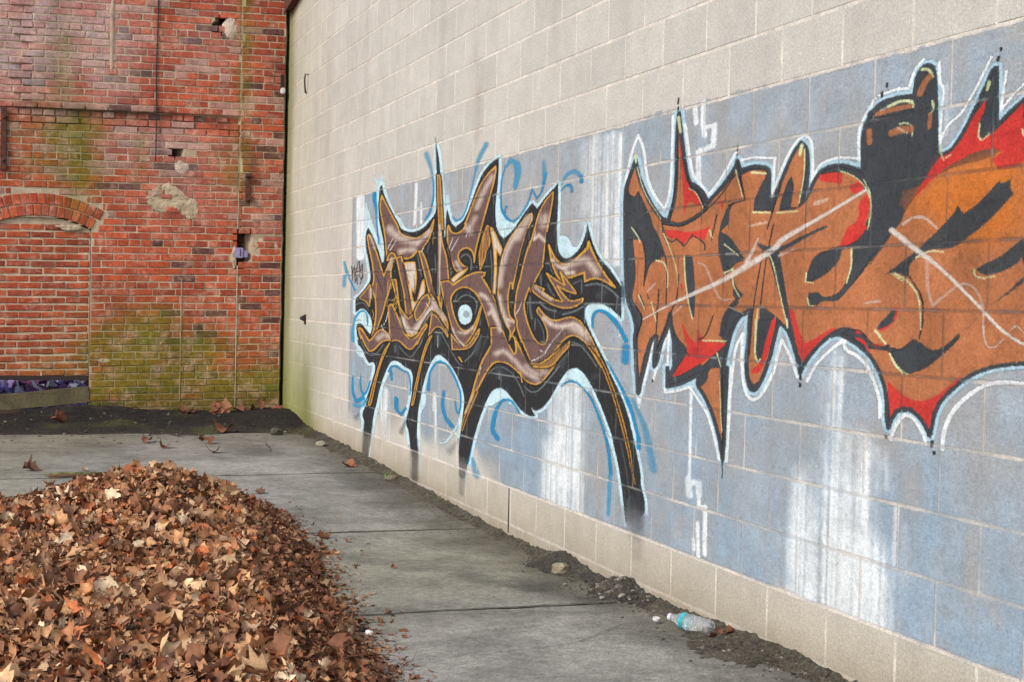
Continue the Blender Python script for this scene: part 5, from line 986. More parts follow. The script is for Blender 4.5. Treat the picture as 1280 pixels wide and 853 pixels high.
class Canvas:
    def __init__(s, u0, u1, v0, v1, res):
        s.u0, s.v0, s.res = u0, v0, res; s.W = int((u1-u0)/res); s.H = int((v1-v0)/res)
        s.rgb = np.zeros((s.H, s.W, 3), np.float32); s.a = np.zeros((s.H, s.W), np.float32)
    streak = None; wipe = False
    def comp(s, m, col, y0, x0):
        h, w = m.shape
        if s.wipe: s.a[y0:y0+h, x0:x0+w] *= 1-m; return
        if s.streak is not None and tuple(col) == tuple(PAL['w']) and w > 14: m = m*s.streak[y0:y0+h, x0:x0+w]
        A = s.a[y0:y0+h, x0:x0+w]; Cc = s.rgb[y0:y0+h, x0:x0+w]
        oa = m + A*(1-m); k = np.where(oa > 1e-4, m/np.maximum(oa, 1e-4), 0)[..., None]
        Cc[:] = Cc*(1-k) + np.array(col, np.float32)/255*k; A[:] = oa
    def box(s, P, padu, padv):
        x0 = max(0, int((P[:, 0].min()-padu-s.u0)/s.res)); x1 = min(s.W, int((P[:, 0].max()+padu-s.u0)/s.res)+2)
        y0 = max(0, int((P[:, 1].min()-padv-s.v0)/s.res)); y1 = min(s.H, int((P[:, 1].max()+padv-s.v0)/s.res)+2)
        return x0, x1, y0, y1
    def fill(s, P, col, al, so):
        P = chaikin(P, True); su, sv = pen(P[:, 0].mean()); pu, pv = so*5*su, so*5*sv
        x0, x1, y0, y1 = s.box(P, pu*2, pv*2)
        if x1 <= x0 or y1 <= y0: return
        m = np.zeros((y1-y0, x1-x0), np.float32); K = 3
        Q = np.roll(P, -1, 0)
        for yy in range((y1-y0)*K):
            v = s.v0+(y0+(yy+.5)/K)*s.res
            hit = (P[:, 1] <= v) != (Q[:, 1] <= v)
            if not hit.any(): continue
            p, q = P[hit], Q[hit]
            xs = np.sort(p[:, 0]+(v-p[:, 1])/(q[:, 1]-p[:, 1])*(q[:, 0]-p[:, 0])); xs = (xs-s.u0)/s.res-x0
            row = m[yy//K]
            for a, b in zip(xs[0::2], xs[1::2]):
                a = max(a, 0); b = min(b, x1-x0)
                if b <= a: continue
                ia, ib = int(a), int(b)
                if ia == ib: row[ia] += (b-a)/K; continue
                row[ia] += (ia+1-a)/K; row[ia+1:ib] += 1.0/K
                if ib < x1-x0: row[ib] += (b-ib)/K
        if so > 0:
            for _ in range(2): m = boxblur(boxblur(m, int(pu/s.res/2), 1), int(pv/s.res/2), 0)
        s.comp(np.clip(m, 0, 1)*al, col, y0, x0)
    def stroke(s, P, w, col, al, so, closed=False):
        if len(w) == 1: w = w*len(P)
        w = np.interp(np.linspace(0, 1, len(P)), np.linspace(0, 1, len(w)), w)
        if len(P) > 2:
            Pw = np.column_stack([P, w]); P3 = chaikin(Pw[:, :2], closed); t = np.linspace(0, 1, len(P3)); w = np.interp(t, np.linspace(0, 1, len(w)), w); P = P3
        if closed: P = np.vstack([P, P[:1]]); w = np.append(w, w[0])
        sm_ = pen(P[:, 0].max()); sM = pen(P[:, 0].min()); wm = w.max()*(.5+so)+1.5
        x0, x1, y0, y1 = s.box(P, wm*sM[0], wm*sM[1])
        if x1 <= x0 or y1 <= y0: return
        m = np.zeros((y1-y0, x1-x0), np.float32)
        for i in range(len(P)-1):
            a, b = P[i], P[i+1]; su, sv = pen((a[0]+b[0])/2); ww = max(w[i], w[i+1]); pad = ww*(.5+so)+1.2
            i0 = max(x0, int((min(a[0], b[0])-pad*su-s.u0)/s.res)); i1 = min(x1, int((max(a[0], b[0])+pad*su-s.u0)/s.res)+2)
            j0 = max(y0, int((min(a[1], b[1])-pad*sv-s.v0)/s.res)); j1 = min(y1, int((max(a[1], b[1])+pad*sv-s.v0)/s.res)+2)
            if i1 <= i0 or j1 <= j0: continue
            U = (s.u0+(np.arange(i0, i1)+.5)*s.res)[None, :]; Vv = (s.v0+(np.arange(j0, j1)+.5)*s.res)[:, None]
            X = (U-a[0])/su; Y = (Vv-a[1])/sv; ex = (b[0]-a[0])/su; ey = (b[1]-a[1])/sv; L2 = ex*ex+ey*ey+1e-9
            t = np.clip((X*ex+Y*ey)/L2, 0, 1); d = np.hypot(X-t*ex, Y-t*ey); wi = (w[i]+(w[i+1]-w[i])*t)/2
            f = .5 + so*wi*2
            q = np.clip((wi-d)/f+.5, 0, 1); mm = m[j0-y0:j1-y0, i0-x0:i1-x0]; np.maximum(mm, q, out=mm)
        s.comp(m*al, col, y0, x0)
    def draw(s, name):
        for op, col, al, so, w, P in parse(ART[name]):
            if op == 'F': s.fill(P, PAL[col], al, so)
            elif op == 'C': s.stroke(P, w, PAL[col], al, so, True)
            elif op == 'X': s.wipe = True; s.stroke(P, w, PAL[col], al, so); s.wipe = False
            else: s.stroke(P, w, PAL[col], al, so)
def vnoise(H, W, sy, sx, seed):                # smooth value noise, cell size in pixels
    g = np.random.default_rng(seed).random((int(H/sy)+3, int(W/sx)+3)).astype(np.float32)
    y = np.arange(H)/sy; x = np.arange(W)/sx; iy = y.astype(int); ix = x.astype(int); fy = (y-iy)[:, None]; fx = (x-ix)[None, :]
    fy = fy*fy*(3-2*fy); fx = fx*fx*(3-2*fx)
    return (g[iy][:, ix]*(1-fy)+g[iy+1][:, ix]*fy)*(1-fx) + (g[iy][:, ix+1]*(1-fy)+g[iy+1][:, ix+1]*fy)*fx
def joint_mask(cv):                            # 1 on the mortar joints
    U = cv.u0+(np.arange(cv.W)+.5)*cv.res; Vv = cv.v0+(np.arange(cv.H)+.5)*cv.res
    kv = (Vv-ZJ)/BH; k = np.floor(kv).astype(int); dv = np.abs(kv-np.round(kv))*BH
    off = np.where(k % 2 != 0, 0.0, .5); ku = U[None, :]/BL + off[:, None]; du = np.abs(ku-np.round(ku))*BL
    d = np.minimum(dv[:, None]+0*du, du); return np.clip((.0075-d)/.004, 0, 1)
def film(name, cv, depth, parent, jfade=.5, cell=.024, lo=.06, tex_seed=0):
    jm = joint_mask(cv); n = vnoise(cv.H, cv.W, 30, 30, 5+tex_seed); n2 = vnoise(cv.H, cv.W, 3, 3, 9+tex_seed); n3 = vnoise(cv.H, cv.W, 9, 9, 19+tex_seed)
    rj = np.random.default_rng(70+tex_seed); jy = np.clip(np.arange(cv.H)[:, None]+np.round(rj.normal(0, .42, (cv.H, cv.W))).astype(int), 0, cv.H-1); jx = np.clip(np.arange(cv.W)[None, :]+np.round(rj.normal(0, .45, (cv.H, cv.W))).astype(int), 0, cv.W-1)
    cv.rgb = cv.rgb[jy, jx]; cv.a = cv.a[jy, jx]      # grain of the spray
    a = cv.a*(1-jm*jfade*(.45+.9*n)) * (1-.22*np.clip(n2*1.8-1.0, 0, 1)) * (1-.22*np.clip(n3*2-1.15, 0, 1)) * (1-.10*n)
    img = bpy.data.images.new(name, cv.W, cv.H, alpha=True); img.alpha_mode = 'CHANNEL_PACKED'
    px_ = np.ones((cv.H, cv.W, 4), np.float32); px_[..., :3] = cv.rgb; px_[..., 3] = np.clip(a, 0, 1)
    img.pixels.foreach_set(px_.ravel()); img.update(); img.pack()
    m, N, Lk, B = nmat(name+'_paint'); t = N.new('ShaderNodeTexImage'); t.image = img; t.extension = 'CLIP'
    uvn = N.new('ShaderNodeUVMap'); uvn.uv_map = 'uv'; Lk.new(uvn.outputs[0], t.inputs[0]); co = coords(N); src = t.outputs[0]
    for g in [(125, .72, 1.2, 3, .75, .3, .7), (55, .88, 1.1), (8, .9, 1.08)]: src, h = mul_noise(N, Lk, src, co, *g)
    Lk.new(src, B.inputs['Base Color']); B.inputs['Roughness'].default_value = .8; B.inputs['Specular IOR Level'].default_value = .2
    nt = N.new('ShaderNodeTexNoise'); nt.inputs['Scale'].default_value = 150; nt.inputs['Detail'].default_value = 4; Lk.new(co, nt.inputs['Vector']); bump(N, Lk, B, nt.outputs[0], .3, .004)
    Lk.new(t.outputs[1], B.inputs['Alpha'])
    # mesh: only the cells that carry paint
    st = max(1, int(cell/cv.res)); H2, W2 = cv.H//st+1, cv.W//st+1
    ap = np.zeros((H2*st, W2*st), np.float32); ap[:cv.H, :cv.W] = cv.a; occ = ap.reshape(H2, st, W2, st).max(axis=(1, 3)) > lo
    idx = {}; V = []; uv = []; Fc = []
    def vi(i, j):
        if (i, j) not in idx:
            idx[(i, j)] = len(V); V.append((cv.u0+j*st*cv.res, -depth, cv.v0+i*st*cv.res)); uv.append((j*st/cv.W, i*st/cv.H))
        return idx[(i, j)]
    for i, j in zip(*np.nonzero(occ)): Fc.append((vi(i, j), vi(i, j+1), vi(i+1, j+1), vi(i+1, j)))
    o = mesh_obj(name, V, Fc, m, parent, None, False, uv)
    if parent: o.location = -parent.location
    return o
# backdrop band
cv = Canvas(-6.1, 3.4, .22, 2.16, .005)
U = (cv.u0+(np.arange(cv.W)+.5)*cv.res)[None, :]; Vv = (cv.v0+(np.arange(cv.H)+.5)*cv.res)[:, None]
n1 = vnoise(cv.H, cv.W, 70, 90, 1); n2 = vnoise(cv.H, cv.W, 160, 12, 2); n3 = vnoise(cv.H, cv.W, 26, 30, 3); n4 = vnoise(cv.H, cv.W, 5, 7, 4)
def sst(a, b, x):
    t = np.clip((x-a)/(b-a), 0, 1); return t*t*(3-2*t)
grey, blue = np.array(PAL['f'], np.float32)/255, np.array(PAL['u'], np.float32)/255
t = np.clip(.08 + .5*(n1-.5) + .55*(n3-.5) + .35*(n2-.5) + .42*sst(1.5, .45, Vv), 0, 1)[..., None]
cv.rgb[:] = grey*(1-t)+blue*t; cv.rgb *= (1+.08*(n2-.5))[..., None]
left = sst(-6.02, -5.95, U + .04*(n2-.5)); top = sst(ZJ+9*BH+.012, ZJ+9*BH-.012, Vv + .02*(n4-.5) - .03*np.clip(sst(-.6, -.2, U)*sst(.9, .3, U), 0, 1)*n3)
fade_l = sst(ZJ+.02, ZJ+.30, Vv + .2*(n1-.5))*sst(-1.9, -2.6, U) + sst(-2.6, -1.9, U)*sst(ZJ-.01, ZJ+.02, Vv+.02*(n3-.5))
cv.a[:] = left*top*fade_l*np.clip(.8 + .5*(n3-.4) , .45, .96)
cv.streak = np.clip(.05+1.9*(.55*vnoise(cv.H, cv.W, 260, 3.2, 61)+.45*vnoise(cv.H, cv.W, 150, 13, 62)-.2) + .25*(vnoise(cv.H, cv.W, 5, 5, 63)-.5), .12, 1)
cv.draw('band')
cv.a *= top*np.clip(fade_l*1.5, 0, 1)
band = film('painted_band', cv, .0006, None, .75, .04)
tag(band, 'blue-grey painted band with white runs behind both graffiti pieces', 'paint band')
# brown piece
g1 = tag(empty('graffiti_lettering', (-3, 0, ZJ)), 'brown and black wildstyle graffiti lettering with ochre outlines and pale blue halo', 'graffiti')
for k, (lay, nm) in enumerate([('halo', 'halo'), ('shadow', 'black_shadow'), ('letters', 'letter_fill'), ('eye', 'white_disc')]):
    cv = Canvas(-6.5, .25, .02, 2.42, .004); cv.draw(lay); film(nm, cv, .0009+.0003*k, g1, .5, .02, .06, k)
cv = Canvas(-6.2, -5.0, 1.1, 1.7, .004); cv.draw('signature')
tag(film('graffiti_signature', cv, .0009, None, .3, .02), 'small dark brown scribbled signature beside the brown graffiti', 'signature')
g2 = tag(empty('graffiti_lettering', (1, 0, ZJ)), 'orange, red and black graffiti lettering with a white line across it', 'graffiti')
for k, (lay, nm) in enumerate([('ohalo', 'halo'), ('oblack', 'black_outline'), ('oletters', 'letter_fill'), ('otag', 'white_stroke')]):
    cv = Canvas(-.75, 2.75, .5, 2.2, .003); cv.draw(lay)
    if lay == 'oletters':                      # patchy orange can
        q = vnoise(cv.H, cv.W, 60, 60, 41); cv.rgb *= (1+.16*(q-.5))[..., None]
    film(nm, cv, .0009+.0003*k, g2, .5, .016, .06, 10+k)

# ------------------------------------------------------------------ brick wall
XB = -8.83; TILT = .02; BP = .0667; BW = .2135; MJ = .0095
YL, YR, ZT = -5.2, -.035, 4.7
wall = tag(empty('brick_wall', (XB, -2.0, .1)), 'old red brick wall with a bricked-up arch, patched mortar and green algae', 'wall')
WO = wall.location
RED = s2l((184, 90, 62)); RED2 = s2l((164, 78, 58)); ORG = s2l((180, 80, 56)); DKB = s2l((104, 68, 62)); PALE = s2l((182, 136, 122)); LIME = s2l((196, 178, 176)); ALG = s2l((108, 114, 30)); MORT = s2l((210, 192, 166))
AC, AH, SPR, RISE = -2.318, .478, 1.885, .118      # arch centre, half width, springing, rise
OPEN_T, OPEN_B = .505, .16
R_IN = (AH*AH+RISE*RISE)/(2*RISE); AZ = SPR+RISE-R_IN
def g2d(y, z, cy, cz, ry, rz): return math.exp(-((y-cy)/ry)**2-((z-cz)/rz)**2)
def lime(y, z):
    m = 1.3*g2d(y, z, -2.55, 3.6, .65, .55) + .55*g2d(y, z, -1.65, 3.55, .28, .4) + .4*g2d(y, z, -2.1, 3.9, .5, .3) + .5*g2d(y, z, -1.3, 2.75, .6, .2) + .35*g2d(y, z, -.75, 3.7, .3, .3)+.3*g2d(y, z, -1.0, 2.3, .5, .3)+.3*g2d(y, z, -.2, 2.1, .2, .3)
    return min(1, m*(.75+.8*nz(y*6, z*6, 3)+.3*nz(y*15, z*3, 5)))
def algae(y, z):
    m = 1.0*g2d(y, z, -2.15, 2.72, .4, .32) + .9*g2d(y, z, -1.95, 2.45, .16, .4) + .5*g2d(y, z, -2.1, 3.4, .1, .6) + 1.4*g2d(y, z, -1.35, .78, .5, .34) + 1.3*g2d(y, z, -1.0, .55, .8, .28) + 1.6*sm(.72, .3, z)*sm(-1.95, -1.6, y) + .8*g2d(y, z, -.43, 3.6, .07, 1.1) + .6*g2d(y, z, -.5, 2.55, .2, .22) + .4*g2d(y, z, -.15, .4, .3, .2)+.35*g2d(y, z, -2.3, .62, .3, .12)+.5*g2d(y, z, -1.38, 2.6, .05, .3)
    return max(0, min(1, m*(.85+.9*nz(y*4, z*4, 13)+.4*nz(y*14, z*5, 15))))
def soot_shade(y, z):  # first term paints in the shade under the brick ledge; the rest are dark stains
    return max(0, min(1, (.8*g2d(y, z, -1.5, 3.0, .9, .05)+.45*sm(.42, .3, z)*sm(-1.9, -1.7, y)+.7*g2d(y, z, -.12, 3.5, .08, .25)+.5*g2d(y, z, -2.2, 3.9, .06, .6)+.6*g2d(y, z, -.33, 2.5, .08, .2))*(1+.7*nz(y*8, z*8, 7))))
def bcol(y, z, base):
    c_ = mix(base, LIME, .75*lime(y, z)); c_ = mix(c_, ALG, .8*algae(y, z)); c_ = mix(c_, s2l((52, 42, 40)), .65*soot_shade(y, z)); return c_
def mcol(y, z):
    c_ = scl(MORT, 1+.12*nz(y*3, z*3, 6)); c_ = mix(c_, s2l((150, 146, 70)), .65*algae(y, z)); return mix(c_, s2l((70, 62, 56)), .75*soot_shade(y, z))
def pick(y, z):
    r = rng.random()
    if r < .42: b = RED
    elif r < .72: b = RED2
    elif r < .78: b = ORG
    elif r < .85: b = DKB
    else: b = PALE
    if y < -2.45 and 3.0 < z < 3.22: b = ORG
    if z < 2.0 and b is PALE: b = RED
    return scl(b, rng.uniform(.82, 1.15))
def brick(cy, cz, w, h, rot, out, base, j=.0022):
    """front face looks to +x; out = how far the face stands before the wall plane"""
    ca, sa = math.cos(rot), math.sin(rot); V = []; c = []
    def P(a, b, x):
        return (x-XB+WO.x-WO.x, cy+a*ca-b*sa-WO.y, cz+a*sa+b*ca-WO.z)
    jj = lambda k=j: rng.uniform(-k, k); b = .005; hw, hh = w/2, h/2; tl = jj(.002)
    for (a, q) in ((-1, -1), (0, -1), (1, -1), (1, 1), (0, 1), (-1, 1)):
        p = P(a*(hw-b)+jj(), q*(hh-b)+jj(), XB+out+tl*a+jj(.0008)); V.append(p); c.append(bcol(p[1]+WO.y, p[2]+WO.z, base))
    for (a, q) in ((-1, -1), (1, -1), (1, 1), (-1, 1)):
        p = P(a*hw+jj(), q*hh+jj(), XB+out-.006); V.append(p); c.append(scl(bcol(p[1]+WO.y, p[2]+WO.z, base), .9))
    for (a, q) in ((-1, -1), (1, -1), (1, 1), (-1, 1)):
        p = P(a*hw, q*hh, XB+out-.06); V.append(p); c.append(base)
    Fc = [(0, 1, 4, 5), (1, 2, 3, 4), (6, 7, 2, 1, 0), (7, 8, 3, 2), (8, 9, 5, 4, 3), (9, 6, 0, 5)] + [(6+k, 10+k, 10+(k+1) % 4, 6+(k+1) % 4) for k in range(4)]
    return V, Fc, c
def in_arch(y, z, grow=0.0):
    if abs(y-AC) < AH+grow and z <= SPR: return True
    return z > SPR-.02 and math.hypot(y-AC, z-AZ) < R_IN+grow and abs(y-AC) < AH+grow
RING = .107
holes = [(-1.077, 2.665, .035, .035), (-.43, 1.80, .05, .13), (-.46, 1.66, .03, .07), (-.62, 3.93, .06, .03), (-.69, 3.86, .025, .05)]
pieces = []
row = 0; zr = -.05
while zr < ZT:
    hdr = (row % 6 == 3)
    bw_ = BW/2 if hdr else BW
    y = YL - (BW*.25 if row % 2 else BW*.75) + rng.uniform(-.02, .02)
    while y < YR:
        w = bw_*(1+rng.uniform(-.03, .03)); y0, y1 = y, y+w; y = y1
        segs = [(max(y0, YL), min(y1, YR))]
        if segs[0][1]-segs[0][0] < .03: continue
        # break at the pier edge
        if y0 < -.465 < y1: segs = [(y0, -.468), (-.463, y1)]
        zm = zr+BP/2+TILT*((y0+y1)/2+1.3)      # cut the course where the arch and its opening are
        cut = None
        if zm < SPR-.01: cut = (AC-AH-.004, AC+AH+.004)
        else:
            Ro = R_IN+2*RING+.004; lim = (AH+2*RING*.45)
            hz = abs(zm-BP*.42-AZ)
            if hz < Ro:
                half = min(math.sqrt(Ro*Ro-hz*hz), AH+.03+.62*max(0.0, zm-SPR)+.02)
                if zm < SPR+RISE+2*RING+.02: cut = (AC-half, AC+half)
        if cut:
            ns = []
            for (a, b) in segs:
                if b <= cut[0] or a >= cut[1]: ns.append((a, b)); continue
                if a < cut[0]: ns.append((a, cut[0]))
                if b > cut[1]: ns.append((cut[1], b))
            segs = ns
        for (a, b) in segs:
            if b-a < .028: continue
            cy = (a+b)/2; cz = zr+BP/2+TILT*(cy+1.3)
            if any(abs(cy-q[0]) < q[2]+(b-a)*.3 and abs(cz-q[1]) < q[3] for q in holes): continue
            out = .0
            if cy > -.465: out = .022 if cz > 1.9 else .008
            elif cz > 3.02 and -2.5 < cy: out = .016
            elif 2.9 < cz < 3.02: out = -.010 + rng.uniform(-.012, .008)
            out += rng.uniform(-.003, .003)
            pieces.append((cy, cz, b-a-MJ, BP-MJ*(1.0 if cz > 1.2 else .9), TILT+rng.uniform(-.006, .006), out))
    zr += BP; row += 1
def vis(p):
    q = px((XB, p[0], p[1])); return p[2]*p[3] if (-8 < q[0] < 365 and -4 < q[1] < 515) else -1
pieces.sort(key=vis, reverse=True)
rest = Acc()
for q, p in enumerate(pieces):
    V, Fc, c = brick(*p, pick(p[0], p[1]))
    if q < 272: mesh_obj('brick', V, Fc, MAT_BRICK, wall, c)
    else: rest.add(V, Fc, c)
tag(rest.build('brick_courses', MAT_BRICK, wall), kind='stuff')
# arch rings: 14 + 15 voussoirs each a brick
arch = Acc()
a_end = math.atan2(AH+.004, SPR-AZ)
ringbed = []
for rg in range(2):
    rm = R_IN + RING*(rg+.5); n = 15 if rg == 0 else 16; ae = a_end + (.0 if rg == 0 else .02)
    for i in range(n):
        th = -ae + (i+.5)*2*ae/n
        cy = AC+rm*math.sin(th); cz = AZ+rm*math.cos(th)+TILT*(cy-AC)
        ww = 2*ae*rm/n-.008
        base = scl(ORG if rng.random() < .4 else RED, rng.uniform(.7, 1.15))
        V, Fc, c = brick(cy, cz, ww, RING-.009, -th+TILT, .004+rng.uniform(-.002, .003), base)
        mesh_obj('arch_brick', V, Fc, MAT_BRICK, wall, c)
# bricked-up panel in the arch: bed of rough mortar with its own bricks
def panel_in(y, z): return in_arch(y, z, -.004) and z > OPEN_T-.002
V = []; c = []; Fc = []; ny, nz_ = 50, 76
for i in range(ny+1):
    for j in range(nz_+1):
        y = AC-AH+2*AH*i/ny; zt = min(SPR+RISE, AZ+math.sqrt(max(0, R_IN**2-(y-AC)**2))); z = OPEN_T+(zt-OPEN_T)*j/nz_
        V.append((-.034+.003*nz(y*9, z*9, 4)-WO.x+XB+0*WO.x, y-WO.y, z-WO.z)); c.append(mix(mcol(y, z), s2l((186, 168, 140)), .4))
V = [(v[0]-(XB-WO.x), v[1], v[2]) for v in V]
Fc = [(i*(nz_+1)+j, (i+1)*(nz_+1)+j, (i+1)*(nz_+1)+j+1, i*(nz_+1)+j+1) for i in range(ny) for j in range(nz_)]
panel = mesh_obj('arch_infill', V, Fc, MAT_MORTAR, wall, c)
zr = OPEN_T+.002; row = 0
while zr < SPR+RISE-.03:
    y = AC-AH-(.0 if row % 2 else .11)
    while y < AC+AH:
        w = BW*rng.uniform(.95, 1.03); a = max(y, AC-AH+.004); b = min(y+w, AC+AH-.004); y += w
        if b-a < .035: continue
        cy = (a+b)/2; cz = zr+BP*.47+TILT*(cy-AC)+rng.uniform(-.003, .003)
        hh = BP-.016
        if not (in_arch(a+.01, cz+hh/2, -.006) and in_arch(b-.01, cz+hh/2, -.006)): 
            if not in_arch(cy, cz+hh/2, -.01): continue
            b2 = b
            while b-a > .05 and not in_arch(b, cz+hh/2, -.008): b -= .01
            while b-a > .05 and not in_arch(a, cz+hh/2, -.008): a += .01
            cy = (a+b)/2
            if b-a < .055: continue
        V, Fc, c = brick(cy, cz, b-a-.013, hh, TILT+rng.uniform(-.015, .015), -.026+rng.uniform(-.003, .003), scl(RED if rng.random() < .6 else RED2, rng.uniform(.78, 1.08)), .004)
        mesh_obj('brick', V, Fc, MAT_BRICK, panel, c)
    zr += BP*1.02; row += 1
# mortar bed of the whole wall, with the opening left out
def bed_x(y, z):
    x = -.006+.0022*nz(y*11, z*11, 9)
    if y > -.43: x += .022 if z > 1.9 else .008
    elif z > 3.03 and y > -2.38: x += .016
    if y < -.465 and 2.84 < z < 3.03: x = -.030
    for q in holes:
        if abs(y-q[0]) < q[2]+.025 and abs(z-q[1]) < q[3]+.02: x -= .09
    return x
dy = .03; V = []; c = []; nyy = int((YR-YL)/dy); nzz = int((ZT+.2)/dy)
for i in range(nyy+1):
    for j in range(nzz+1):
        y = YL+(YR-YL)*i/nyy; z = -.2+j*dy; V.append((bed_x(y, z), y-WO.y, z-WO.z))
        dk = any(abs(y-q[0]) < q[2]+.012 and abs(z-q[1]) < q[3]+.012 for q in holes); c.append((.012, .011, .01) if dk else mcol(y, z))
Fc = []
for i in range(nyy):
    for j in range(nzz):
        y = YL+(YR-YL)*(i+.5)/nyy; z = -.2+(j+.5)*dy
        if in_arch(y, z, .012) and z < SPR+RISE: continue
        Fc.append((i*(nzz+1)+j, (i+1)*(nzz+1)+j, (i+1)*(nzz+1)+j+1, i*(nzz+1)+j+1))
mesh_obj('mortar', V, Fc, MAT_OLDMORTAR, wall, c)
def wbox(name, y0, y1, z0, z1, x0, x1, mat, parent=wall):
    bm = bmesh.new(); bmesh.ops.create_cube(bm, size=1, matrix=Matrix.Translation(((x0+x1)/2-(XB if parent is None else 0)*0, (y0+y1)/2-WO.y, (z0+z1)/2-WO.z)) @ Matrix.Diagonal((x1-x0, y1-y0, z1-z0, 1)))
    return bm_obj(name, bm, mat, parent)
MAT_CORE = flat_mat('brick_core', s2l((96, 62, 52)), .95)
# thickness of the wall round the opening (jambs, head) so that the gap is a real hole
wbox('core', AC+AH+.01, YR-.01, -.25, ZT, -.36, -.10, MAT_CORE)
wbox('core', YL, AC-AH-.01, -.25, ZT, -.36, -.10, MAT_CORE)
wbox('core', AC-AH-.01, AC+AH+.01, OPEN_T+.03, ZT, -.36, -.10, MAT_CORE)
wbox('jamb', AC+AH+.006, AC+AH+.05, -.2, OPEN_T+.1, -.35, -.012, MAT_CORE)
wbox('jamb', AC-AH-.05, AC-AH-.006, -.2, OPEN_T+.1, -.35, -.012, MAT_CORE)
MAT_LINT = flat_mat('dark_lintel', s2l((52, 42, 38)), .9)
wbox('lintel', AC-AH+.002, AC+AH-.002, OPEN_T-.03, OPEN_T+.012, -.33, -.022, MAT_LINT)
# mortar repairs: lumpy smears lying on the bricks
def smear(cy, cz, ry, rz, out, seed, col, ragged=.35, name='mortar_patch'):
    V = []; c = []; n = 40; rings = 9
    for k in range(rings+1):
        for i in range(n):
            th = 2*math.pi*i/n; rr = (1+ragged*nz(math.cos(th)*1.6+seed, math.sin(th)*1.6, seed)+.18*nz(math.cos(th)*5+seed, math.sin(th)*5, seed))*k/rings
            y = cy+ry*rr*math.cos(th); z = cz+rz*rr*math.sin(th)
            t = k/rings; h = out*(1-t**3)+((.006*nz(y*22, z*22, seed)+.004*nz(y*60, z*60, seed)) if k < rings else -.016)
            V.append((h, y-WO.y, z-WO.z)); c.append(scl(mix(col, mcol(y, z), .4), 1+.22*nz(y*16, z*16, seed)))
    Fc = [(k*n+i, (k+1)*n+i, (k+1)*n+(i+1) % n, k*n+(i+1) % n) for k in range(rings) for i in range(n)]
    return mesh_obj(name, V, Fc, MAT_MORTAR, wall, c, False)
CEM = s2l((172, 156, 128)); GRYM = s2l((150, 134, 116))
smear(-1.13, 2.21, .21, .135, .009, 1.3, s2l((166, 148, 122)), .45)
smear(-1.22, 2.27, .08, .06, .016, 7.3, s2l((120, 98, 84)), .5); smear(-1.03, 2.16, .07, .07, .015, 8.6, s2l((178, 160, 128)), .5)
smear(-.93, 2.13, .10, .10, .008, 4.1, CEM); smear(-1.02, 2.52, .09, .06, .008, 6.2, s2l((190, 170, 160)))
smear(-.57, 3.87, .085, .13, .026, 2.2, s2l((186, 170, 158)), .25); smear(-.6, 3.70, .11, .05, .012, 2.9, s2l((180, 160, 152)))
for (cy, cz, ry, rz, s) in [(-.30, 1.87, .03, .16, 1), (-.26, 1.66, .07, .05, 3), (-.10, 1.8, .03, .08, 4), (-.50, 1.68, .024, .12, 5), (-1.7, .66, .07, .025, 7), (-2.02, 1.905, .13, .03, 9)]:
    smear(cy, cz, ry, rz, .006, s*1.7, CEM, .5)
for (ya, za, rr) in [(-1.155, 2.235, .05), (-1.21, 2.27, .03), (-1.09, 2.11, .06)]:   # brick faces left bare inside the repair
    V, Fc, c = brick(ya, za, rr*2.0, .042, .1*rng.uniform(-1, 1), .016, scl(RED, 1.0), .006); mesh_obj('brick', V, Fc, MAT_BRICK, wall, c)
def strip(name, pts_, w, x, col):
    V = []; c = []; 
    for i, (y, z) in enumerate(pts_):
        ww = w*(1+.45*nz(z*9, y, 3))
        V += [(x+.001*nz(z*20, 0, 1)-.008, y-ww-WO.y, z-WO.z), (x, y-ww*.5-WO.y, z-WO.z), (x, y+ww*.5-WO.y, z-WO.z), (x-.008, y+ww-WO.y, z-WO.z)]
        c += [scl(mix(col, mcol(y, z), .5), 1+.2*nz(y*10, z*14, 4))]*4
    n = len(pts_); Fc = [(4*i+k, 4*i+k+1, 4*i+5+k, 4*i+4+k) for i in range(n-1) for k in range(3)]
    return mesh_obj(name, V, Fc, MAT_MORTAR, wall, c, True)
strip('mortar_seam', [(-.995+.006*nz(z, 0, 2), z) for z in np.arange(.28, 1.46, .03)], .005, .004, GRYM)
strip('mortar_seam', [(-.467+.004*nz(z, 0, 5), z) for z in np.arange(.22, 1.62, .03)], .006, .010, GRYM)
strip('mortar_seam', [(-.47+.006*nz(z*2, 0, 6), z) for z in np.arange(1.95, 2.35, .03)], .006, .012, GRYM)
strip('mortar_seam', [(-1.675+.012*nz(z*3, 0, 8), z) for z in np.arange(3.38, 4.6, .03)], .020, .0215, s2l((158, 126, 104)))
# the masonry corner against the block wall: dark ragged crevice
V = []; c = []
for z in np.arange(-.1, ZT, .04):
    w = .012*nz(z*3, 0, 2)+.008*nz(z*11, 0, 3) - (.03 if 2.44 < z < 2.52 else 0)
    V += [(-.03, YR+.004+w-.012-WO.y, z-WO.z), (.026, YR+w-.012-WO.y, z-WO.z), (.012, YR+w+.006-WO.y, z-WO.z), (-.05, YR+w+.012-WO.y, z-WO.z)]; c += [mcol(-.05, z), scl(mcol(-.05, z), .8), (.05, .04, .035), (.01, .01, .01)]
n = len(V)//4; Fc = [(4*i+k, 4*i+k+1, 4*i+5+k, 4*i+4+k) for i in range(n-1) for k in range(3)]
mesh_obj('ragged_edge', V, Fc, MAT_MORTAR, wall, c)

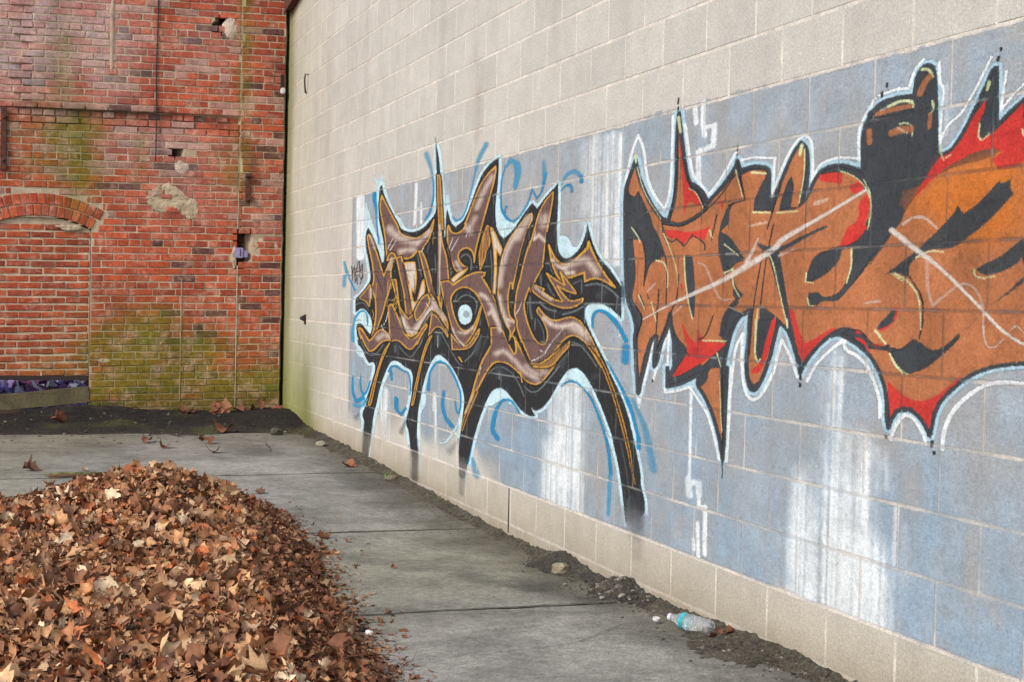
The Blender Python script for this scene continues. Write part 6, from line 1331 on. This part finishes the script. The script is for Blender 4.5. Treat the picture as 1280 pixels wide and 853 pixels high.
# ------------------------------------------------------------------ things fixed to the walls
def tube(name, P, r, mat, parent=None, n=8):
    V = []; Fc = []; P = [Vector(p) for p in P]
    for i, p in enumerate(P):
        d = (P[min(i+1, len(P)-1)]-P[max(i-1, 0)]).normalized(); a = d.orthogonal().normalized(); b = d.cross(a)
        rr = r[i] if isinstance(r, (list, tuple)) else r
        V += [tuple(p+a*rr*math.cos(2*math.pi*k/n)+b*rr*math.sin(2*math.pi*k/n)) for k in range(n)]
    for i in range(len(P)-1): Fc += [(i*n+k, i*n+(k+1) % n, (i+1)*n+(k+1) % n, (i+1)*n+k) for k in range(n)]
    Fc += [tuple(range(n))[::-1], tuple((len(P)-1)*n+k for k in range(n))]
    return mesh_obj(name, V, Fc, mat, parent, None, True)
def rbox(name, loc, size, mat, parent=None, bev=.004, rot=(0, 0, 0)):
    bm = bmesh.new(); bmesh.ops.create_cube(bm, size=1, matrix=Matrix.Diagonal((*size, 1)))
    bmesh.ops.bevel(bm, geom=bm.edges[:], offset=bev, segments=2, affect='EDGES')
    o = bm_obj(name, bm, mat, parent); o.location = loc; o.rotation_euler = rot; return o
bar = tag(empty('rusty_bar', (XB, -2.625, 2.42)), 'rusty iron bar bolted upright on the brick wall above the arch', 'iron bar')
fb = rbox('flat_bar', (.018, 0, .28), (.022, .05, .58), MAT_RUST, bar)
for zz in (.08, .47): tube('bolt_head', [(.010, 0, zz-.28), (.024, 0, zz-.28)], .014, MAT_RUST, fb)
br = tag(empty('rusty_bracket', (XB, -.385, 2.22)), 'rusty iron bracket stub on the brick pier', 'bracket')
rbox('plate', (.032, 0, .13), (.012, .045, .27), MAT_RUST, br); rbox('hook', (.06, .005, .25), (.07, .05, .03), MAT_RUST, br); rbox('lug', (.055, .01, .03), (.05, .06, .05), MAT_RUST, br)
jb = tag(empty('junction_box', (XB, -.455, 1.67)), 'lilac metal box set in a broken hole in the brick pier', 'metal box')
jx_ = rbox('box', (-.012, 0, .05), (.07, .085, .10), MAT_LILAC, jb, .006); rbox('slot', (.0365, .012, 0), (.004, .008, .07), MAT_BLACK, jx_, .001); rbox('box_side', (-.014, .066, .04), (.06, .04, .07), MAT_LILAC, jb, .005)
ins = tag(empty('insulator', (XB, -.065, 3.27)), 'small white glazed insulator at the corner of the brick pier', 'insulator')
rbox('cap', (.05, 0, .035), (.05, .045, .06), MAT_WHITE, ins, .01); rbox('bracket', (.028, -.005, .12), (.02, .03, .16), MAT_BLACK, ins, .004)
tag(tube('cable', [(XB+.026, -1.262+.004*math.sin(z*5), z) for z in np.arange(2.56, 4.7, .06)], .0055, MAT_BLACK), 'thin black cable hanging straight down the brick wall', 'cable')
tag(tube('wire_hook', [(-7.845, -.004, 3.34), (-7.85, -.03, 3.345), (-7.86, -.035, 3.30), (-7.87, -.03, 3.24), (-7.89, -.02, 3.195), (-7.92, -.012, 3.185), (-7.94, -.012, 3.20)], .008, MAT_WIRE), 'bent dark wire hook sticking out of the block wall', 'hook')
bo = tag(empty('wall_bolt', (-7.776, 0, 1.112)), 'black iron bolt stub in a block joint', 'bolt')
tube('shank', [(0, .01, 0), (0, -.05, 0)], .016, MAT_BLACK, bo); rbox('nut', (0, -.02, 0), (.05, .02, .05), MAT_BLACK, bo); rbox('washer', (0, -.006, -.01), (.06, .008, .09), MAT_RUST, bo, .002)
fl = tag(empty('rusty_flashing', (-8.75, 0, 4.10)), 'rusty sheet metal flashing at the top corner of the walls', 'flashing')
mesh_obj('sheet', [(-.06, -.06, 0), (.1, -.06, -.03), (.85, -.05, .10), (.85, -.05, .4), (-.06, -.06, .4), (-.06, 0, 0), (.1, 0, -.03), (.85, 0, .10), (.85, 0, .4), (-.06, 0, .4)], [(0, 1, 2, 3, 4), (9, 8, 7, 6, 5), (0, 5, 6, 1), (1, 6, 7, 2), (2, 7, 8, 3), (4, 9, 5, 0)], MAT_RUST, fl)
rbox('lip', (.38, -.065, .02), (.8, .014, .03), MAT_RUST, fl, .003, (0, -.13, 0))

# ------------------------------------------------------------------ opening: tilted board, litter behind
bd = tag(empty('sill_board', (XB, AC, .25)), 'weathered mossy board slanting across the foot of the bricked-up arch', 'board')
bm = bmesh.new(); bmesh.ops.create_cube(bm, size=1, matrix=Matrix.Diagonal((.14, 1.25, .145, 1)))
bmesh.ops.subdivide_edges(bm, edges=[e for e in bm.edges if abs(e.verts[0].co.y-e.verts[1].co.y) > .5], cuts=20)
for v in bm.verts: v.co.z += .006*nz(v.co.y*6, v.co.x*9, v.co.z*8); v.co.x += .006*nz(v.co.y*5, 3, v.co.z*8)
o = bm_obj('plank', bm, MAT_WOOD, bd); o.location = (-.06, -.14, 0.03); o.rotation_euler = (math.radians(6.0), 0, 0)
rbox('end_block', (-.05, .44, .10), (.1, .05, .08), MAT_WOOD, bd, .008)

# ------------------------------------------------------------------ dry leaves
def leaf_shape(kind, r):
    """flat outline of one leaf, unit length; returns rim points and a spine"""
    if kind == 0:    # maple-like
        pr = [(0, -.05), (.20, .0), (.40, .0), (.42, .18), (.58, .34), (.42, .42), (.42, .62), (.24, .62), (.14, .82), (0, .98)]
    elif kind == 1:  # oval
        pr = [(0, 0), (.16, .12), (.28, .34), (.30, .55), (.20, .80), (0, 1.0)]
    elif kind == 2:  # torn piece
        pr = [(0, .05), (.25, 0), (.42, .25), (.30, .42), (.38, .62), (.12, .70), (0, .85)]
    elif kind == 4:  # stalk
        pr = [(0, 0), (.012, .1), (.012, .5), (.012, .9), (0, 1)]
    else:            # shred
        pr = [(0, 0), (.10, .15), (.14, .5), (.06, .8), (0, 1)]
    L_ = [(x*(1+r.uniform(-.2, .2)), y+r.uniform(-.04, .04)) for x, y in pr]; R_ = [(-x*(1+r.uniform(-.2, .2)), y+r.uniform(-.04, .04)) for x, y in pr]
    return L_, R_
def make_leaf(kind, r):
    L_, R_ = leaf_shape(kind, r); n = len(L_); V = []
    cu = r.uniform(-2.0, 3.0); be = r.uniform(-1.0, 2.0); tw = r.uniform(-1.2, 1.2); ws = r.uniform(0, 9)
    def warp(x, y):
        z = cu*x*x*.9 + be*(y-.5)**2*.5 + tw*x*(y-.4)*.8 + .10*nz(x*3+ws, y*3, ws)
        return (x*(1-.18*min(1, abs(cu))*abs(x)), y-.5, z)
    sp = [(0, (L_[i][1]+R_[i][1])/2) for i in range(n)]
    for i in range(n):
        V += [warp(*L_[i]), warp(L_[i][0]*.5, (L_[i][1]+sp[i][1])/2), warp(*sp[i]), warp(R_[i][0]*.5, (R_[i][1]+sp[i][1])/2), warp(*R_[i])]
    for i in range(n): V[i*5+2] = (V[i*5+2][0], V[i*5+2][1], V[i*5+2][2]-.03)
    Fc = [(i*5+k, i*5+k+1, i*5+6+k, i*5+5+k) for i in range(n-1) for k in range(4)]
    return np.array(V), Fc
lr = random.Random(3)
LEAVES = [[make_leaf(k, lr) for _ in range(n)] for k, n in ((0, 14), (1, 12), (2, 12), (3, 8), (4, 6))]
LC = [s2l(c_) for c_ in [(158, 104, 62), (176, 122, 76), (144, 94, 60), (190, 140, 90), (204, 164, 116), (186, 150, 112), (130, 80, 52), (184, 102, 48), (128, 92, 66), (216, 188, 150), (160, 120, 84), (106, 70, 50)]]
LCW = [7, 7, 6, 6, 3, 3, 4, 4, 4, 1.4, 5, 3]
def leaf_col(x, y, r):
    b = r.choices(LC, LCW)[0]
    k = r.uniform(.8, 1.42); g = sum(b)/3
    return scl(mix(b, (g*1.05, g, g*.92), .15), k)
def yb(x):                                     # right-hand edge of the pile
    return float(np.interp(x, [-4.7, -4.2, -3.6, -3.0, -1.83, -.8, 0, .76, 1.6, 2.6, 3.4], [-2.0, -1.52, -1.24, -1.10, -1.14, -1.29, -1.38, -1.44, -1.5, -1.75, -2.4])) + .05*nz(x*3, 1, 5) + .03*nz(x*9, 1, 5)
def xfar(y): return -4.7 + .95*sm(-1.85, -2.6, y)
def pile_h(x, y):
    d = yb(x)-y; s = .95*sm(-1.85, -2.6, y)
    if d <= 0 or x > 3.35 or x < -4.7+s: return -.03
    end = sm(-4.7+s, -2.6+s, x)*sm(3.4, 2.0, x); cross = 1-math.exp(-d/.24)
    top = .145*math.exp(-((x+2.5)/1.1)**2-((y+1.82)/.42)**2)
    return (.155*cross*(.55+.45*sm(1.6, .6, d))*(.15+.85*end) + top*cross)*(1+.10*nz(x*1.5, y*1.5, 4)+.07*nz(x*4, y*4, 2)) + .008
pile = tag(empty('leaf_pile', (-.8, -2.4, 0)), 'large heap of dry brown fallen leaves on the concrete', 'leaf pile')
PO = pile.location
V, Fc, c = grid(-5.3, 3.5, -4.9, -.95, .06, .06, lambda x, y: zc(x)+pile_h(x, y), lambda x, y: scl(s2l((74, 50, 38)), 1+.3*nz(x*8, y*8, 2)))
keep = [f for f in Fc if max(V[i][2]-zc(V[i][0]) for i in f) > -.01]
V = [(v[0]-PO.x, v[1]-PO.y, v[2]-PO.z) for v in V]
mesh_obj('leaf_mound', V, keep, MAT_LEAF, pile, c, True)
VV = []; FF = []; CC = []; nv = 0
cand = []
def put(kind, x, y, z, size, r, tilt, nrm):
    Vl, Fl = LEAVES[kind][r.randrange(len(LEAVES[kind]))]
    M3 = (nrm.to_track_quat('Z', 'Y').to_matrix() @ Euler((r.gauss(0, tilt), r.gauss(0, tilt), r.uniform(0, 6.283))).to_matrix())
    A = np.array(M3); P = (Vl*size) @ A.T
    P[:, 2] -= P[:, 2].min()*.65
    return P+np.array([x, y, z]), Fl
def normal(x, y):
    e = .05; return Vector((-(pile_h(x+e, y)-pile_h(x-e, y))/(2*e), -(pile_h(x, y+e)-pile_h(x, y-e))/(2*e), 1)).normalized()
r = random.Random(21)
items = []
tries = 0
while len(items) < 32000 and tries < 240000:
    tries += 1
    x = r.uniform(-5.1, 3.0); y = r.uniform(-4.2, -.75)
    d = min(yb(x)-y, (x-xfar(y))*.6)
    if d < -.45: continue
    if d < 0 and r.random() > .8*math.exp(d/.025)+.2*math.exp(d/.09): continue
    q = px((x, y, zc(x)+.2))
    inview = q[2] > .5 and -60 < q[0] < 1000 and 500 < q[1] < 960
    if not inview and r.random() > .2: continue
    h = max(0, pile_h(x, y)) if d > 0 else 0
    t = r.random()
    kind = 0 if t < .15 else 1 if t < .34 else 2 if t < .74 else 3 if t < .95 else 4
    if d < .25 and r.random() < .5: kind = r.choice((2, 3, 3))
    size = (r.uniform(.045, .115) if kind == 0 else r.uniform(.035, .085) if kind == 1 else r.uniform(.022, .07) if kind == 2 else r.uniform(.02, .065) if kind == 3 else r.uniform(.06, .15))*(.88 if r.random() < .25 else .58)
    if d < .3: size *= .8
    P, Fl = put(kind, x, y, zc(x)+h+r.uniform(-.005, .03)*(1 if d > .1 else .2), size, r, .55 if d > .1 else .25, normal(x, y) if d > 0 else Vector((0, 0, 1)))
    col = leaf_col(x, y, r)
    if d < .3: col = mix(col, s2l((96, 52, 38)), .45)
    items.append((size*size*(1.0 if kind == 0 else .7 if kind == 1 else .4)/max(q[2], .6)**2 if inview and 0 < q[0] < 480 and q[1] < 850 else 0, P, Fl, col))
for _ in range(6500):                         # crumbs along the rim
    x = r.uniform(-4.6, 1.6); d = r.gauss(.02, .07); y = yb(x)-d
    if x < xfar(y): continue
    k = r.choice((2, 3, 3, 4)); sz = r.uniform(.010, .032)*(1.6 if k == 4 else 1)
    P, Fl = put(k, x, y, zc(x)+max(0, pile_h(x, y))*.8+.002, sz, r, .3, Vector((0, 0, 1)))
    items.append((0, P, Fl, scl(mix(r.choice(LC), s2l((104, 60, 44)), .5), r.uniform(.6, 1.1))))
items.sort(key=lambda t: -t[0])
nbig = 0
for k, (s, P, Fl, col) in enumerate(items):
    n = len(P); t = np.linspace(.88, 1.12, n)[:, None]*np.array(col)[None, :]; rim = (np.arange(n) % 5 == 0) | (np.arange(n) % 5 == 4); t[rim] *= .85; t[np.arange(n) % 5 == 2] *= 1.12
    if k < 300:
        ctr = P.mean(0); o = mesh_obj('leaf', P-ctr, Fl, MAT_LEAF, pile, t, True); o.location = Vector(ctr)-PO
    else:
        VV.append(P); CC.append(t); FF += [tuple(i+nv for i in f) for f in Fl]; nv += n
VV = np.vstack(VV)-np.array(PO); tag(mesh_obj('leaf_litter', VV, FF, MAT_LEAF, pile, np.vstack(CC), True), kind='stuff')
# scattered single leaves
def lone(x, y, size, col, label, kind=0, seed=1, group=None, tilt=.2):
    size *= .72; col = mix(col, s2l((104, 72, 58)), .6)
    rr = random.Random(seed); z = max(zc(x)+.001, dirt_h(x, y))
    P, Fl = put(kind, x, y, z+.002, size, rr, tilt, Vector((0, 0, 1)))
    n = len(P); t = np.linspace(.85, 1.15, n)[:, None]*np.array(col)[None, :]; ctr = np.array([P[:, 0].mean(), P[:, 1].mean(), z])
    o = mesh_obj('fallen_leaf', P-ctr, Fl, MAT_LEAF, None, t, True); o.location = ctr; return tag(o, label, 'leaf', group)
BRN = s2l((150, 92, 66)); DRK = s2l((92, 66, 54))
lone(-5.05, -2.42, .17, DRK, 'dark curled leaf alone on the concrete behind the leaf pile', 0, 4)
lone(-6.3, -1.4, .15, BRN, 'flat brown leaf on the concrete between the pile and the brick wall', 0, 5)
lone(-5.95, -1.07, .17, BRN, 'reddish brown leaf on the concrete straight beyond the pile top', 0, 6)
lone(-6.55, -1.06, .22, BRN, 'large brown leaf lying at the edge of the black soil', 0, 7)
lone(-7.35, -.78, .24, s2l((140, 78, 56)), 'red-brown leaf lying on the black soil near the corner', 0, 8)
lone(-6.7, -1.5, .2, s2l((150, 110, 84)), 'long pale brown leaf at the front of the soil', 1, 9)
lone(-8.0, -2.15, .2, BRN, 'curled brown leaf below the slanting board', 0, 10)
lone(-3.9, -1.06, .13, DRK, 'small dark leaf beside the far edge of the pile', 2, 11)
lone(-5.0, -.20, .16, s2l((168, 104, 70)), 'orange-brown leaf beside the soil bank at the block wall', 0, 12)
for k, (yy, ss) in enumerate([(-.70, .20), (-.60, .24), (-.66, .18)]): lone(-8.62+.03*k, yy, ss, s2l((176, 116, 78)), 'pale orange-brown leaf piled against the foot of the brick wall', 0, 20+k, 'leaves heaped at the brick pier', .7)
for k, (xx, yy) in enumerate([(-8.6, -.33), (-8.66, -.22), (-8.6, -.1), (-8.62, -1.0), (-8.64, -.9), (-8.58, -.45)]): lone(xx, yy, .15, s2l((128, 70, 52)), 'red-brown leaf scattered along the foot of the brick pier', 0, 30+k, 'leaves along the brick pier foot', .5)
for k, (xx, yy) in enumerate([(.56, -.06), (.62, -.05), (.65, -.08), (.58, -.10)]): lone(xx, yy, .06, s2l((130, 74, 50)), 'crumpled brown leaf at the base of the plastic bottle', 2, 40+k, 'leaf scraps by the bottle', .5)
# litter seen through the gap under the arch
V, Fc, c = grid(-13.5, XB-.2, -5.2, 1.0, .3, .3, lambda x, y: .02+.34*sm(-8.95, -10.6, x), lambda x, y: s2l((70, 60, 66)))
tag(mesh_obj('earth_behind_wall', V, Fc, MAT_DIRT, None, c, True), 'rising earth beyond the gap under the arch', kind='structure')
VV = []; FF = []; CC = []; nv = 0; r = random.Random(77); PUR = [tuple(min(.82, v*2.2) for v in s2l(q)) for q in [(150, 130, 170), (110, 84, 120), (190, 180, 214), (92, 60, 84), (140, 90, 110), (70, 56, 86), (214, 210, 230), (120, 110, 160)]]  # leaf colours brightened to paint in skylight that the wall shuts out
for _ in range(2600):
    x = r.uniform(-12.2, -9.15); y = r.uniform(-3.6, -1.3); k = r.choice((0, 0, 1, 2))
    P, Fl = put(k, x, y, .02+.34*sm(-8.95, -10.6, x), r.uniform(.08, .2), r, .5, Vector((0, 0, 1))); VV.append(P); n = len(P); CC.append(np.repeat(np.array(r.choice(PUR))[None, :], n, 0)); FF += [tuple(i+nv for i in f) for f in Fl]; nv += n
tag(mesh_obj('leaf_litter', np.vstack(VV), FF, MAT_LEAF, None, np.vstack(CC), True), 'purplish wet leaf litter seen through the gap under the arch', 'leaf litter', kind='stuff')

# ------------------------------------------------------------------ stones, gravel, small rubbish
def rock(r, s, flat=.75):
    bm = bmesh.new(); bmesh.ops.create_icosphere(bm, subdivisions=1 if s < .02 else 2, radius=1); sd = r.uniform(0, 50)
    for v in bm.verts:
        k = 1+.45*nz(v.co.x*1.3+sd, v.co.y*1.3, v.co.z*1.3+sd); v.co *= k*s; v.co.z *= flat
    bm.verts.index_update(); V = [tuple(v.co) for v in bm.verts]; Fc = [tuple(v.index for v in f.verts) for f in bm.faces]; bm.free(); return V, Fc
r = random.Random(5)
grav = Acc(); PROT = [rock(r, .01, .7) for _ in range(14)]
GC = [s2l(q) for q in [(92, 88, 78), (116, 112, 104), (76, 70, 60), (58, 56, 50), (140, 134, 124), (84, 74, 58)]]
def sprinkle(n, fx, smin, smax):
    k = 0
    while k < n:
        x, y = fx(); z = max(zc(x), dirt_h(x, y)); s = smin*(smax/smin)**(r.random()**2.2)/.01; V, Fc = r.choice(PROT); a = r.uniform(0, 6.28); ca, sa = math.cos(a), math.sin(a)
        grav.add([(x+s*(p[0]*ca-p[1]*sa), y+s*(p[0]*sa+p[1]*ca), z+s*p[2]*.9+.002*s*.4) for p in V], Fc, [scl(r.choice(GC), r.uniform(.7, 1.2))]*len(V)); k += 1
sprinkle(900, lambda: (r.uniform(-5.5, 2.0), -abs(r.gauss(0, .12))-.01), .0015, .008)
sprinkle(240, lambda: (r.gauss(-.45, .2), -abs(r.gauss(.05, .07))-.01), .004, .02)
sprinkle(220, lambda: (r.gauss(.95, .35), -abs(r.gauss(.10, .10))-.01), .003, .013)
sprinkle(520, lambda: (r.uniform(-8.75, -6.6), r.uniform(-3.2, -.02)), .003, .018)
sprinkle(500, lambda: (r.uniform(-6.5, 2.0), r.uniform(-1.4, -.1)), .0015, .005)
tag(grav.build('gravel', MAT_STONE), 'loose grit and pebbles along the wall foot', 'gravel', kind='stuff')
def stone(x, y, s, col, label, flat=.75, seed=1):
    V, Fc = rock(random.Random(seed), s, flat); z = max(zc(x), dirt_h(x, y)); o = mesh_obj('stone', V, Fc, MAT_STONE, None, [col]*len(V)); o.location = (x, y, z+s*flat*.55); return tag(o, label, 'stone')
stone(-1.0, -.10, .042, s2l((140, 132, 110)), 'angular grey stone at the wall foot below the black spider leg', .85, 3)
stone(-6.3, -.15, .045, s2l((140, 134, 116)), 'pale lump of mortar at the edge of the black soil', .7, 6)
stone(-4.3, -.08, .045, s2l((120, 112, 92)), 'small brown stone beside the grass tuft', .6, 8)
stone(.13, -1.32, .018, s2l((228, 226, 222)), 'small bright white pebble beside the leaf pile', .7, 9)
stone(.07, -1.33, .018, s2l((40, 38, 36)), 'small black pebble next to the white one', .7, 10)
stone(-7.2, -.35, .06, s2l((84, 80, 70)), 'dark rounded stone on the black soil by the block wall', .7, 12)
# grass tuft
gt = tag(empty('grass_tuft', (-4.45, -.07, dirt_h(-4.45, -.07))), 'tiny green grass tuft at the foot of the block wall', 'grass')
r = random.Random(9)
for k in range(16):
    a = r.uniform(0, 6.28); l = r.uniform(.03, .075); w = .004; dx, dy_ = math.cos(a), math.sin(a); b0 = Vector((r.uniform(-.05, .05), r.uniform(-.02, .02), 0))
    V = [b0+Vector((-dy_*w, dx*w, 0)), b0+Vector((dy_*w, -dx*w, 0)), b0+Vector((dx*l*.4+dy_*w*.7, dy_*l*.4-dx*w*.7, l*.7)), b0+Vector((dx*l*.4-dy_*w*.7, dy_*l*.4+dx*w*.7, l*.7)), b0+Vector((dx*l, dy_*l, l*.8))]
    mesh_obj('blade', V, [(0, 1, 2, 3), (3, 2, 4)], MAT_GRASS, gt)
# crushed twig / strip of green bark behind the pile
tw = tag(empty('bark_strip', (-4.75, -2.13, zc(-4.75))), 'green and brown strip of bark lying behind the leaf pile', 'bark')
tube('strip', [(.0, -.22, .014), (.02, -.1, .02), (.0, .05, .016), (-.01, .20, .02)], [.008, .016, .013, .006], flat_mat('green_bark', s2l((104, 104, 62)), .85, ((30, .4, 1.5), (90, .5, 1.4))), tw); tube('twig', [(.05, -.2, .012), (.06, 0, .014), (.05, .16, .012)], .01, flat_mat('brown_bark', s2l((96, 66, 48)), .9), tw)

# ------------------------------------------------------------------ plastic bottle
def glass_mat(name, col, rough, trans):
    m, N, Lk, B = nmat(name); B.inputs['Base Color'].default_value = (*col, 1); B.inputs['Roughness'].default_value = rough; B.inputs['Transmission Weight'].default_value = trans; B.inputs['IOR'].default_value = 1.25
    t = N.new('ShaderNodeTexNoise'); t.inputs['Scale'].default_value = 60; co = coords(N); Lk.new(co, t.inputs['Vector']); bump(N, Lk, B, t.outputs[0], .4, .006)
    return m
def lathe(name, prof, mat, parent, n=28, crush=0.0):
    V = []; Fc = []
    for i, (t, rr) in enumerate(prof):
        for k in range(n):
            a = 2*math.pi*k/n; q = rr*(1-crush*max(0, nz(t*28, math.cos(a)*1.2, math.sin(a)*1.2+4)))
            V.append((t, q*math.cos(a), q*math.sin(a)))
    for i in range(len(prof)-1): Fc += [(i*n+k, i*n+(k+1) % n, (i+1)*n+(k+1) % n, (i+1)*n+k) for k in range(n)]
    return mesh_obj(name, V, Fc, mat, parent, None, True)
BX, BY = .41, -.105
bt = tag(empty('plastic_bottle', (BX, BY, max(zc(BX), dirt_h(BX, BY))+.031)), 'empty clear plastic bottle with a turquoise label lying at the wall foot', 'bottle')
PET = glass_mat('clear_plastic', (.93, .97, .97), .12, .82)
prof = [(-.105, .0), (-.105, .012), (-.105, .0125), (-.088, .0128), (-.086, .0155), (-.083, .0155), (-.081, .013), (-.07, .017), (-.05, .027), (-.036, .0315)]
t = -.032
while t < .085: prof += [(t, .032), (t+.004, .0322), (t+.007, .0298), (t+.009, .0298)]; t += .012
prof += [(.09, .031), (.098, .027), (.10, .015), (.094, .004)]
bb = lathe('body', prof, PET, bt, 28, .22)
lathe('label', [(-.040, .0318), (-.036, .0328), (-.022, .0335), (-.017, .0334)], flat_mat('turquoise_label', s2l((60, 160, 172)), .4, ((50, .55, 1.35),)), bb, 28, .14)
lathe('neck_ring', [(-.1055, .0132), (-.094, .0138), (-.093, .0132)], flat_mat('white_plastic', s2l((226, 228, 226)), .4, ((40, .92, 1.04),)), bb)
bt.rotation_euler = (0, math.radians(4), math.radians(28))
cp = tag(lathe('bottle_cap', [(0, 0), (0, .013), (.002, .0145), (.013, .0145), (.0135, .013), (.004, .012), (.004, 0)], MAT_WHITE, None, 20), 'white bottle cap on the concrete in front of the bottle neck', 'bottle cap')
cp.location = (.22, -.165, max(zc(.22), dirt_h(.22, -.165))+.012); cp.rotation_euler = (0, math.radians(-78), .5)
